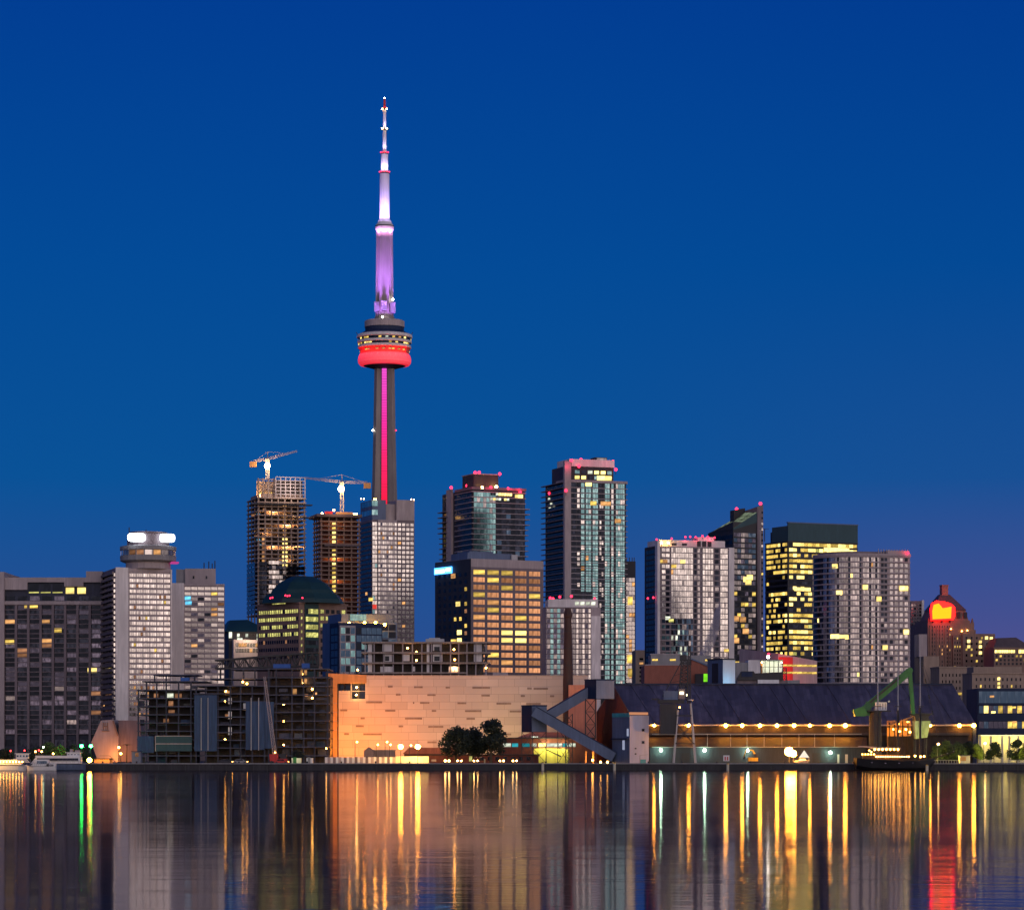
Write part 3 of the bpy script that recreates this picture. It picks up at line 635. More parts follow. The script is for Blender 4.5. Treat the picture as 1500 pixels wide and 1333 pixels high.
    up.loft([hexr(11.6, 470, 0), hexr(11.2, 445, 0), hexr(10.4, 400, 0), hexr(9.8, 339, 0)])
    for a in (240, 300):
        c, s2 = math.cos(R(a)), math.sin(R(a))
        for h0, h1, p0, p1 in ((10.4, 9.3, 466, 341),): up.bar((h0 * k * c, h0 * k * s2, Z(p0)), (h1 * k * c, h1 * k * s2, Z(p1)), 2.2, 2.2)
    for sx_ in (-1, 1): up.bar((sx_ * 11.3 * k, 0, Z(466)), (sx_ * 10 * k, 0, Z(341)), 2.2, 2.2)
    up.build('upper_shaft', conc, r)
    MB().lathe(D((14.5, 470), (14.5, 464.5), (12.3, 463.5), (12.3, 458)), 12).build('antenna_base', conc, r)
    for dx, p0, p1, y in ((-11, 443.5, 457, -3), (0, 443, 456, -8), (12.5, 444, 459, -3)): MB().box((dx - 3.6) * k, (dx + 3.6) * k, y - 2.4, y + 2.4, Z(p1), Z(p0)).build('antenna_box', X['grey'], r)
    MB().ball((12.5 * k, -5, Z(440)), .8).build('beacon', X['b_white'], r); MB().ball((-2 * k, -13, Z(468)), .7).build('beacon', X['b_white'], r)
    MB().lathe(D((9.6, 342), (11, 340.5), (13.3, 336.5), (13.6, 333), (12.8, 330), (10.5, 327.5), (9.5, 324), (7.6, 322)), 32).build('sky_pod', wht, r)
    MB().lathe(D((13.75, 332.6), (13.75, 331.2)), 32).build('sky_pod_window', X['g_dark'], r)
    for h0, h1, p0, p1, mt in ((7.4, 7.0, 323, 254, wht), (5.3, 5.0, 254, 226, wht), (2.9, 2.4, 226, 192, wht), (2.4, 2.1, 192, 161, wht), (1.9, 1.5, 161, 145, X['red'])):
        MB().lathe(D((h0, p0), (h1, p1)), 12).build('mast', mt, r)
    for h, py, mt in ((7.6, 254, X['dark']), (5.8, 225.5, X['dark']), (3.2, 190, X['dark']), (3.0, 160.5, X['dark'])):
        MB().lathe(D((h - .4, py + 1.2), (h, py + .6), (h, py - .6), (h - .4, py - 1.0)), 16).build('mast_collar', mt, r)
    for h, py, kx in ((7.6, 252.6, 'b_red'), (5.8, 224, 'b_red')):
        for a in (200, 235, 270, 305, 340): MB().ball((h * k * math.cos(R(a)), h * k * math.sin(R(a)), Z(py)), .55).build('beacon', X[kx], r)
    for py in (189, 160.5):
        for sx_ in (-1, 1): MB().ball((sx_ * 3.2 * k, -1, Z(py)), .6).build('beacon', X['b_warm'], r)
    MB().ball((0, 0, Z(144)), .5).build('beacon', X['b_white'], r)
    for sx_, kx in ((-1, 'b_white'), (1, 'b_red')): MB().ball((sx_ * 17 * k, -3, Z(631)), .6).build('beacon', X[kx], r)
    # floodlights at the foot of each stage
    def flood(py, rad_, aimz, power, col, sp=38):
        for a in (190, 215, 240, 258, 282, 300, 325, 350):
            x, y = rad_ * k * math.cos(R(a)), rad_ * k * math.sin(R(a))
            plight((x, y, Z(py)), power * .55, col, 1.6, r, sp, (-x, -y, (Z(aimz) - Z(py))))
    flood(469, 26, 425, 22000, (.50, .17, 1), 70); flood(469, 27, 372, 420000, (.48, .18, 1), 20); flood(469, 27, 345, 300000, (.55, .24, 1), 12)
    flood(328, 16, 300, 18000, (.60, .40, 1), 60); flood(328, 15, 268, 80000, (.5, .34, 1), 24)
    flood(252.5, 10, 235, 9000, (.7, .55, 1), 60); flood(223, 7, 205, 5000, (.7, .6, 1), 50); flood(190, 5.5, 172, 4500, (.6, .55, 1), 50)
    flood(347, 21, 334, 9000, (1, .4, .85), 60)
needle()

# ------------------------------------------------------------------ the domed office and its neighbours
b = Bl('office_building', 'brown office block under a dark green faceted dome, yellow lit rows', 'office', 377, 438, 508, 884, 1350, 42)
b.body(X['brown']); 
b.part(MB().box(-.5, b.L + .5, -.5, b.M + .5, b.z(884), b.z(882)), 'cornice', X['brown'])
cxl, cyl = b.L * .45, b.M * .42
def rect(h, z_, s=1.0): return [(cxl - h, cyl - h, z_), (cxl + h * .5, cyl - h, z_), (cxl + h, cyl - h * .5, z_), (cxl + h, cyl + h, z_), (cxl - h, cyl + h, z_)]
q = wm(1, b.Y)
def oc(h, py): return [(b.L * .45 + h * q * math.cos(R(22.5 + 45 * i)), b.M * .42 + h * q * math.sin(R(22.5 + 45 * i)), b.z(py)) for i in range(8)]
b.part(MB().loft([oc(63, 882), oc(61, 876), oc(55, 868)]), 'dome', X['green_roof']); b.part(MB().loft([oc(50, 868), oc(47, 862), oc(36, 851), oc(25, 845), oc(17, 841.5), oc(4, 841)]), 'dome', X['green_roof'])
b.part(MB().box(b.L * .45 - .6, b.L * .45 + 3, -6.8, -2, -.3, b.z(866)), 'glass_bay', X['g_dark']) if 0 else None
yl = lambda i, j: [('yg', .86), ('g_dark', .14)] if j < 4 else [('g_dark', .95), ('wd', .05)]
b.grid('l', 437, 379, 889, 967, 18, 7, .62, .46, yl)
b.grid('f', 439.5, 444, 890, 960, 1, 7, .4, .4, 'yg'); b.grid('f', 447, 465, 889, 935, 5, 4, .92, .62, [('yg', .85), ('g_dark', .15)], off=.5); b.grid('f', 447, 465, 935, 980, 5, 4, .92, .6, 'g_dark', off=.5)
b.part(MB().box(b.fx(446), b.fx(466), -.5, 0, 0, b.z(878)), 'glass_bay', X['green_roof'])
b.grid('f', 468, 507, 889, 930, 5, 4, .62, .55, [('yg', .9), ('g_dark', .1)]); b.grid('f', 468, 507, 931, 990, 5, 5, .6, .5, [('g_dark', .85), ('w', .15)])
b.grid('l', 420, 400, 879, 884, 6, 1, .8, .7, 'yg', off=.6)
b.beacons([(443, 876, -3), (424, 873, 0), (421, 873.5, 0), (418, 873, 0), (399, 875, 9), (396, 876, 9)], 'b_red', .4)
b.finish()

b = Bl('hall', 'dark green hip roofed hall behind the hotel wing with a lit glass front', 'hall', 322, 335, 392, 925, 1420, 12, 30)
b.body(X['dark']); b.part(MB().loft([[(-2, -2, b.z(925)), (b.L + 2, -2, b.z(925)), (b.L + 2, 30, b.z(925)), (-2, 30, b.z(925))], [(b.L * .1, 10, b.z(907)), (b.L * .55, 10, b.z(906)), (b.L * .55, 20, b.z(906)), (b.L * .1, 20, b.z(907))]]), 'roof', X['green_roof'])
b.grid('f', 347, 384, 927, 940, 9, 2, .9, .8, [('cw', .6), ('g_mid', .4)], off=.2); b.grid('f', 335, 340, 925, 935, 1, 1, .9, .9, 'cw', off=.2)
b.part(MB().box(b.fx(340), b.fx(394), -6, -.3, -.3, b.z(937.5)), 'porch', X['pink'])
b.grid('f', 343, 392, 941, 957, 12, 2, .86, .7, [('w', .5), ('g_pale', .5)], off=6.1); b.plight(365, 934, -12, 6000, (1, .75, .5))
b.finish()

b = Bl('office_building', 'low blue glass block with four orange roof lamps beside the slim pale tower', 'office', 483, 496, 560, 912, 1180, 22)
b.body(X['navy'])
b.part(MB().box(b.fx(497), b.fx(520), -.7, 0, 0, b.z(916)), 'white_frame', X['slabw'])
b.grid('f', 498, 519.5, 918, 985, 3, 6, .84, .8, [('g_teal', .35), ('g_blue', .4), ('g_dark', .25)], off=.7)
b.grid('l', 495, 485, 918, 985, 2, 6, .9, .8, 'g_dark'); b.grid('f', 522, 559, 918, 985, 5, 6, .92, .82, [('g_blue', .6), ('g_dark', .3), ('g_teal', .1)])
b.part(MB().box(b.fx(505), b.fx(592), 8, 28, -.3, b.z(909)).box(b.fx(512), b.fx(585), 10, 27, b.z(909), b.z(897)), 'upper_storey', X['bluem'])
b.part(MB().box(b.fx(524), b.fx(548), 9.4, 10, b.z(907), b.z(897.5)), 'glazing', X['g_teal'])
b.grid('f', 522, 590, 911, 955, 6, 4, .9, .8, [('g_blue', .4), ('g_dark', .6)], off=-7.8)
for px, py in ((511.5, 912), (534, 911), (550, 910.5), (563.5, 913)):
    b.beacons([(px, py, 4)], 'b_sod', .55, 'roof_lamp'); b.plight(px, py, 2.5, 600, (1, .5, .1))
b.finish()
# ------------------------------------------------------------------ glass towers in the middle and on the right
b = Bl('apartment_tower', 'teal and dark glass tower with red roof beacons, behind the blue signed office block', 'tower', 648, 693, 769, 716, 1750, 24)
b.body(X['dark'])
b.part(MB().box(-1.0, b.L + .6, -.6, b.M * .55, b.z(717), b.z(713)), 'parapet', X['mauve'])
b.part(MB().box(b.fx(697), b.fx(733), 3, 20, b.z(716), b.z(694)), 'crown', X['dark']); b.part(MB().box(b.fx(697) - .4, b.fx(733) + .4, 2.6, 20.4, b.z(694), b.z(692.8)), 'crown_rim', X['slabw'])
b.part(MB().box(-1.5, 0, b.lx(664), b.lx(657), -.5, b.z(711)), 'pier', X['pink'])
for i, py in enumerate(lin(720, 836, 16)):
    wide = .5 if i < 3 else 3.0 if i < 7 else 2.0
    b.slabs([py], 'balcony_slab', X['slabw'], ol=1.1, of=.5, orr=wide, t=.5, back=b.M * .55)
    if 2 < i: b.slabs([py], 'balcony_slab', X['mauve'], ol=1.6 if i > 7 else 2.6, px1=694, of=-b.M * .75, t=.5, back=b.M + 1.5)
fl = lin(720, 836, 16); 
b.grid('f', 694, 726, 720, 836, 7, 15, .93, .84, [('g_teal', .9), ('g_mid', .1)]); b.grid('f', 728, 768, 728, 836, 6, 14, .94, .82, [('g_dark', .9), ('g_blue', .08)])
b.grid('f', 718, 750, 719, 733, 8, 2, .85, .62, [('yb', .6), ('cw', .25), ('g_dark', .15)], off=.15); b.grid('f', 754, 766, 721, 729, 3, 1, .9, .8, 'yb', off=.15)
b.grid('l', 691, 666, 720, 836, 5, 15, .94, .8, [('g_dark', .97), ('g_blue', .03)]); b.grid('l', 656, 650, 720, 836, 2, 15, .9, .8, 'g_dark')
for px, py, k in ((676, 809, 'yb'), (677, 818, 'cw')): b.win(-.2, b.lx(px), b.z(py), R(90), 3.4, 2.6, k)
b.beacons([(661, 710, b.M * .5), (684, 708.5, b.M * .3), (696, 691.5, 3), (702, 691, 3), (732, 692, 3), (719, 713, 0), (744, 714, 0), (762, 718, 0)], r=.95)
b.beacons([(706, 714, 0), (727, 712, 0)], 'b_warm', .9, 'roof_lamp')
for px, py in ((686, 705), (698, 697), (730, 697), (719, 711), (750, 712), (762, 714)): b.plight(px, py, -2.5, 900, (1, .03, .1), .5)
b.finish()

b = Bl('office_building', 'square office block with a full grid of warm windows and a blue sign', 'office', 638, 690, 796, 818, 1400, 30)
b.body(X['pink'], 'front_wall'); b.part(MB().box(-.3, 0, -.05, b.M, -.5, b.z(818.5)), 'side_wall', X['dark'])  # dark sheet puts the shade of the left face into its colour
b.part(MB().box(b.fx(694), b.fx(760), 6, 22, b.z(818), b.z(808)).box(b.fx(700), b.fx(735), 8, 20, b.z(808), b.z(805)), 'plant_room', X['bluem']); b.part(MB().box(b.fx(757), b.fx(766), 5, 14, b.z(818), b.z(809)), 'plant_room', X['steel'])
b.part(MB().tube((b.fx(731), 8, b.z(805)), (b.fx(731), 8, b.z(793)), .3), 'antenna', X['steel'])
lit = {(0, 0): 'y', (0, 1): 'y', (0, 2): 'y', (2, 2): 'y', (3, 0): 'y', (3, 4): 'y', (1, 1): 'y', (5, 1): 'y', (4, 1): 'w', (6, 3): 'y', (6, 0): 'w', (8, 2): 'yb', (8, 3): 'yb', (9, 2): 'yb', (9, 3): 'yb', (11, 1): 'y', (12, 2): 'w'}
X['win_w'] = glow('salmon_lit_window', (1, .43, .20), .62, var=.5, s=1.0, scale=(7, 1, .5))
b.grid('f', 691.5, 793, 832, 986, 5, 14, .80, .62, lambda i, j: lit.get((j, i), 'win_w'))
b.part(MB().box(.1, b.L - .1, -.03, 0, 0, b.z(830)), 'window_bands', X['mauve'])
sd = {(9, 1): 'yb', (9, 4): 'y', (0, 5): 'wd', (4, 5): 'y', (8, 3): 'wd', (8, 5): 'wd'}
b.grid('l', 687, 641, 835, 986, 6, 14, .42, .5, lambda i, j: [('g_dark', .8), ('wd', .1), ('y', .10)] if i < 3 else 'g_dark', off=.3)
for px, py, k in ((672, 883, 'yb'), (674, 925, 'yb'), (674, 937, 'yb'), (665, 938, 'y'), (665, 841, 'w')): b.win(-.45, b.lx(px), b.z(py), R(90), 4.2, 2.2, k)
b.part(MB().box(-1.1, -.6, b.lx(664), b.lx(639), b.z(836.5), b.z(827)), 'sign', X['sign_b'])
sg_ = [o for o in b.root.children if o.name.startswith('sign')][0]
b.part(MB().box(-1.4, -1.1, b.lx(654), b.lx(641), b.z(835), b.z(830)).box(-1.4, -1.1, b.lx(663), b.lx(656.5), b.z(833.5), b.z(829)), 'sign_letters', X['sign_b2'], on=sg_)
for px in (646, 658): b.plight(px, 831, -3, 3500, (.15, .5, 1)) if 0 else None
b.finish()

b = Bl('apartment_tower', 'tallest teal glass tower with a pink lit crown and red beacons', 'tower', 799, 830, 917, 706, 1650, 20)
b.body(X['dark']); b.part(MB().box(-1.2, b.L + .6, -.8, b.M * .4, b.z(706), b.z(702.5)), 'parapet', X['slabw'])
b.part(MB().box(b.fx(837), b.fx(901), 2.5, 20, b.z(703), b.z(682)), 'crown', X['dark']); b.part(MB().box(b.fx(836), b.fx(902), 2, 21, b.z(682), b.z(671.5)), 'crown', X['white'])
b.part(MB().box(b.fx(880), b.fx(897), 8, 16, b.z(671.5), b.z(666)), 'crown', X['dark']); b.part(MB().box(b.fx(882), b.fx(896), 7.8, 8, b.z(671), b.z(667)), 'crown_glazing', X['g_mid'])
b.part(MB().box(2, b.L * .22, b.M * .15, b.M * .85, b.z(706), b.z(681)), 'side_crown', X['navy'])
b.part(MB().box(-1.6, 2.2, -1.2, 1.0, -.5, b.z(676)), 'pier', X['pink'])
b.grid('f', 843, 900, 686, 702, 6, 2, .7, .62, [('g_teal', .3), ('yb', .4), ('g_dark', .2), ('cw', .1)], off=-2.4)
b.win(b.fx(883), 2.3, b.z(698), 0, 5, 2.6, 'yb'); b.win(b.fx(893), 2.3, b.z(698), 0, 4, 2.6, 'yb')
fl = lin(706, 1004, 39)
b.slabs(fl, 'balcony_slab', X['mauve'], ol=2.0, px1=829, of=-1.4, t=.45, back=b.M + 2.2)
b.slabs(fl, 'floor_edge', X['slabw'], ol=-2.4, of=.25, orr=.9, t=.4, back=b.M * .5)
TE = [('g_teal', .92), ('g_pale', .06), ('w', .015)]
b.grid('f', 845, 849.5, 706, 860, 1, 20, .8, .7, [('g_pale', .5), ('g_dark', .5)])
b.grid('f', 851, 856, 706, 1004, 1, 39, .95, .8, lambda i, j: 'g_dark' if j > 20 else TE); b.grid('f', 858, 866, 706, 1004, 2, 39, .9, .84, lambda i, j: 'g_dark' if j > 20 else TE)
b.grid('f', 868, 876, 706, 1004, 2, 39, .9, .84, TE); b.grid('f', 878, 884, 706, 1004, 2, 39, .8, .7, [('g_dark', .6), ('g_pale', .4)])
b.grid('f', 886, 893, 706, 1004, 2, 39, .9, .86, TE); b.grid('f', 895, 899, 706, 1004, 1, 39, .8, .86, [('g_teal', .7), ('g_pale', .3)]); b.grid('f', 902, 915, 706, 1004, 4, 39, .86, .86, [('g_teal', .85), ('g_pale', .15)])
b.grid('f', 833, 844, 706, 1004, 2, 39, .94, .84, 'g_dark'); b.grid('l', 828.5, 801, 706, 1004, 5, 39, .95, .84, [('g_dark', .96), ('g_blue', .03)])
for px, py, k in ((862, 708, 'yb'), (869, 736, 'y'), (884, 736, 'w'), (890, 736, 'w'), (905, 761, 'w')): b.win(b.fx(px), -.25, b.z(py), 0, 3.6, 2.4, k)
for px, py in ((805, 725), (808, 733), (812, 737), (806, 738)): b.win(-.3, b.lx(px), b.z(py), R(90), 3, 1, 'cw')
b.beacons([(837, 674, 2), (851, 671, 6), (848, 682, 1.5), (898, 672, 6), (902, 685, 1), (829, 719, -1.5), (805, 717, b.M * .8)], r=.9)
for px, py in ((845, 679), (866, 675), (893, 677), (832, 684)): b.plight(px, py, -3.5, 480, (1, .03, .12), .5)
b.finish()

b = Bl('apartment_tower', 'short pale apartment block in front of the tallest teal tower, behind the brick chimney', 'tower', 797, 800, 880, 889, 1350, 4, 26)
b.body(X['pink']); b.pbox('penthouse', X['white'], 803, 876, 877, 889, 3, 20)
b.grid('f', 842, 874, 880, 886, 4, 1, .7, .8, [('cw', .7), ('g_pale', .3)], off=-2.8)
b.grid('f', 801, 826, 891, 1010, 5, 16, .84, .84, lambda i, j: 'g_teal' if i in (1, 3) else [('g_dim', .7), ('g_mid', .3)]); b.grid('f', 839, 866, 891, 1010, 6, 16, .66, .84, lambda i, j: 'g_pale' if i % 2 else [('g_mid', .8), ('g_dim', .2)])
b.grid('f', 826, 839, 891, 1010, 2, 16, .8, .8, 'g_mid')
b.part(MB().box(b.fx(866), b.fx(879.5), -.4, 0, -.4, b.z(902)), 'pier', X['white'])
b.slabs(lin(890, 1010, 17), 'balcony_slab', X['mauve'], ol=.3, of=.35, px1=866, t=.3, back=2)
b.beacons([(806, 875, 4), (810, 876, 4), (820, 873.5, 4), (837, 872.5, 4), (871, 876, 4)], r=.62)
b.finish()

b = Bl('apartment_tower', 'narrow slab tower peeking out right of the tallest teal tower, catching bright reflections', 'tower', 905, 916, 931, 822, 1800, 8, 20)
b.body(X['dark']); b.grid('f', 917, 930, 846, 1000, 3, 24, .85, .85, [('g_pale', .85), ('w', .1), ('g_mid', .05)])
b.part(MB().box(b.fx(919), b.fx(929), -.06, 0, 0, b.z(846)), 'mullions', X['slabw'])
for px in (919, 923, 927, 930): b.part(MB().box(b.fx(px) - .2, b.fx(px) + .2, 2, 2.5, b.z(822), b.z(816)), 'scaffold_pole', X['char'])
for px, py in ((923, 880), (922, 965), (923, 985)): b.win(b.fx(px), -.2, b.z(py), 0, 3, 5, 'y')  # glowing panes stand in for bright reflections on the glass
b.finish()
b = Bl('office_building', 'small tan block in the gap left of the white fronted apartment tower', 'office', 931, 931, 948, 952, 1600, 3, 20)
b.body(X['tan']); b.grid('f', 936, 943, 962, 1000, 1, 6, .8, .5, [('g_dark', .8), ('w', .2)]); b.finish()

b = Bl('apartment_tower', 'broad white fronted apartment tower with red beacons along its flat roof', 'tower', 945, 963, 1074, 800, 1500, 17)
b.body(X['pink']); b.part(MB().box(-.2, 0, 2.5, b.M + .2, -.5, b.z(799)), 'side_wall', X['dark'])  # left face darkened by a dark sheet in place of its shade
b.pbox('penthouse', X['white'], 966, 1062, 790, 800, 2, 20); b.pbox('lift_house', X['white'], 1022, 1046, 784.5, 790, 3, 12)
b.part(MB().box(-.3, b.fx(966), -.9, 2.6, -.5, b.z(792)), 'pier', X['white']); b.part(MB().box(b.fx(1067), b.L + .3, -.7, 3, -.5, b.z(800)), 'pier', X['white'])
for p0, p1 in ((1023, 1028.5), (1030.5, 1036.5), (1038.5, 1044)): b.part(MB().box(b.fx(p0), b.fx(p1), 1.8, 3, b.z(799), b.z(791)), 'louvre', X['dark'])
for p0, p1 in ((986, 993), (1001, 1008)): b.part(MB().box(b.fx(p0), b.fx(p1), 1.8, 2.1, b.z(798), b.z(794.5)), 'louvre', X['dark'])
b.part(MB().box(b.fx(966), b.fx(1067), -.05, 0, 0, b.z(800)), 'glazed_wall', X['mauve'])
PA = [('g_pale', .93), ('g_mid', .05), ('w', .006)]
rr = lambda i, j: PA if j < 13 else [('g_blue', .35), ('g_dark', .3), ('g_mid', .25), ('cw', .06), ('g_teal', .1)]
b.grid('f', 969, 981, 801, 978, 2, 22, .85, .62, lambda i, j: ['g_pale', 'g_dark'][i] if 3 < j < 13 else (PA if j < 4 else rr(i, j)), off=.06)
b.grid('f', 983, 1015, 801, 978, 10, 22, .88, .84, rr, off=.06); b.grid('f', 1016, 1026, 801, 978, 2, 22, .7, .7, lambda i, j: 'g_mid' if i else [('g_dark', .85), ('g_mid', .15)], off=.06)
b.grid('f', 1029, 1045, 801, 978, 4, 22, .8, .8, PA, off=.06); b.grid('f', 1047, 1053, 801, 978, 1, 22, .9, .66, [('g_dark', .8), ('g_mid', .2)], off=.06); b.grid('f', 1055, 1066, 801, 978, 4, 22, .84, .82, PA, off=.06)
b.grid('l', 962, 947, 803, 978, 4, 22, .9, .7, [('g_dark', .96), ('cw', .02)], off=.2); b.slabs(lin(801, 978, 23), 'balcony_slab', X['slabw'], ol=-1, of=.4, orr=-1, t=.3, back=1)
for px, py, k in ((968, 822, 'y'), (974, 822, 'w'), (1000, 822, 'yb'), (987, 829, 'y'), (1064, 952, 'y'), (978, 905, 'cw'), (983, 908, 'yg')): b.win(b.fx(px), -.3, b.z(py), 0, 2.6, 1.8, k)
b.beacons([(962, 790, 1), (984, 788, 2), (1004, 785, 3), (1011, 784.5, 3), (1019, 785, 3), (1037, 784, 3), (1047, 785, 3), (1029, 783, 3)], r=.5); b.beacons([(969, 795, 0), (979, 795, 0)], 'b_warm', .6, 'roof_lamp')
b.beacons([(949, 876, 4), (957, 875, 2)], r=.55, name='beacon')
for px in (1004, 1020, 1040): b.plight(px, 787, 1, 350, (1, .04, .1))
b.finish()

b = Bl('office_building', 'dark glass tower with a steep slanted glass roof and raised blade wall', 'tower', 1037, 1074, 1117, 775, 1800, 28)
zt = b.z; L_, M_ = b.L, b.M
b.part(MB().loft([[(0, 0, -.5), (L_ * .8, 0, -.5), (L_ * .8, M_, -.5), (0, M_, -.5)], [(0, 0, zt(764)), (L_ * .8, 0, zt(764)), (L_ * .8, M_, zt(775)), (0, M_, zt(777))]]), 'walls', X['char'])
b.part(MB().add([(0, -.3, zt(774)), (L_ * .8, -.3, zt(764)), (L_ * .8, -.3, zt(749)), (0, M_, zt(778)), (L_ * .8, M_ * .5, zt(764)), (L_ * .8, M_ * .5, zt(747)), (0, -.3, zt(776)), (0, M_, zt(780))], [(0, 2, 5, 3)], 1).add([(0, -.3, zt(774)), (L_ * .8, -.3, zt(764)), (L_ * .8, -.3, zt(749)), (0, M_, zt(778)), (L_ * .8, M_ * .5, zt(764)), (L_ * .8, M_ * .5, zt(747)), (0, -.3, zt(776)), (0, M_, zt(780))], [(6, 1, 2, 0), (3, 5, 4, 7), (6, 7, 4, 1), (0, 3, 7, 6), (1, 4, 5, 2)], 0), 'slanted_roof', [X['screen'], X['atrium']])
b.part(MB().loft([[(L_ * .8, -.8, -.5), (L_, -.8, -.5), (L_, M_, -.5), (L_ * .8, M_, -.5)], [(L_ * .8, -.8, zt(741)), (L_, -.8, zt(737)), (L_, M_, zt(746)), (L_ * .8, M_, zt(748))]]), 'blade_wall', X['mauve'])
b.part(MB().loft([[(b.fxy(1075, M_ * .45), M_ * .45, zt(775)), (L_ * .8, M_ * .45, zt(775)), (L_ * .8, M_ * .6, zt(775)), (b.fxy(1075, M_ * .45), M_ * .6, zt(775))], [(b.fxy(1075, M_ * .45), M_ * .45, zt(744.5)), (L_ * .8, M_ * .45, zt(740.5)), (L_ * .8, M_ * .6, zt(740.5)), (b.fxy(1075, M_ * .45), M_ * .6, zt(744.5))]]), 'blade_wall', X['char'])
b.grid('f', 1074.5, 1107, 779, 975, 6, 25, .92, .7, lambda i, j: [('g_mid', .5), ('g_blue', .3), ('g_dim', .2)] if j < 10 else [('g_dark', .55), ('g_mid', .25), ('y', .12), ('g_dim', .1)])
b.part(MB().box(b.fx(1111.5), b.fx(1113), -1.0, -.8, 0, zt(773)), 'light_line', X['slabw']); b.grid('f', 1114, 1117, 745, 975, 1, 28, .8, .4, [('g_pale', .2), ('g_dark', .7), ('y', .1)], off=.8)
b.grid('l', 1073, 1040, 782, 975, 6, 24, .94, .74, 'g_dark')
for px, py in ((1093, 848), (1098, 845), (1096, 852), (1078, 906), (1088, 907), (1078, 938), (1092, 924)): b.win(b.fx(px), -.25, b.z(py), 0, 4.2, 3.2, 'yb' if py < 860 else 'w')
b.beacons([(1079, 742, M_ * .5), (1114, 736, 0)], r=1.0)
b.finish()

b = Bl('office_building', 'boxy glass office with many bright yellow floors and a dark glass screen on top', 'office', 1121, 1154, 1256, 792, 1700, 26)
b.body(X['char'])
b.part(MB().box(0, b.L, -.4, .6, b.z(792), b.z(766)).box(0, .6, .6, b.M * .7, b.z(792), b.z(770)), 'glass_screen', X['screen']); b.part(MB().box(-.3, b.L + .3, -.7, 1, b.z(766), b.z(764.5)), 'screen_rail', X['bluem'])
b.part(MB().box(2, b.L - 2, 3, b.M * .9, b.z(792), b.z(776)), 'plant_room', X['navy'])
prob = [.97, .95, .85, .92, .95, .8, .35, .15, .3, .75, .7, .6, .15, .8, .97, .4, .97, 1, 1, .8, .5, .5, .3, .7, .6]
def yy(i, j): p_ = prob[j]; return [('y', p_ * .6), ('yb', p_ * .35), ('g_dark', 1 - p_), ('yg', .05)]
b.grid('f', 1156, 1255, 793, 993, 18, 25, .96, .60, yy); b.grid('l', 1153, 1123, 793, 993, 9, 25, .94, .58, lambda i, j: [('y', prob[j] * .6), ('yb', prob[j] * .15), ('g_dark', 1.02 - prob[j] * .75)] if j not in (1, 2, 3, 4) else [('y', .8), ('g_dark', .25)])
b.win(b.fx(1175), -.3, b.z(862.5), 0, 11, 2.0, 'yb'); b.win(b.fx(1225), -.3, b.z(803), 0, 17, 2.4, 'yb')
b.slabs(lin(793, 993, 26), 'floor_edge', X['char'], ol=.25, of=.3, orr=.2, t=.7, back=b.M)
b.part(MB().tube((b.fx(1136), 12, b.z(792)), (b.fx(1136), 12, b.z(773)), .25).bar((b.fx(1128), 12, b.z(774)), (b.fx(1142), 12, b.z(773)), .25), 'antenna', X['char'])
b.finish()

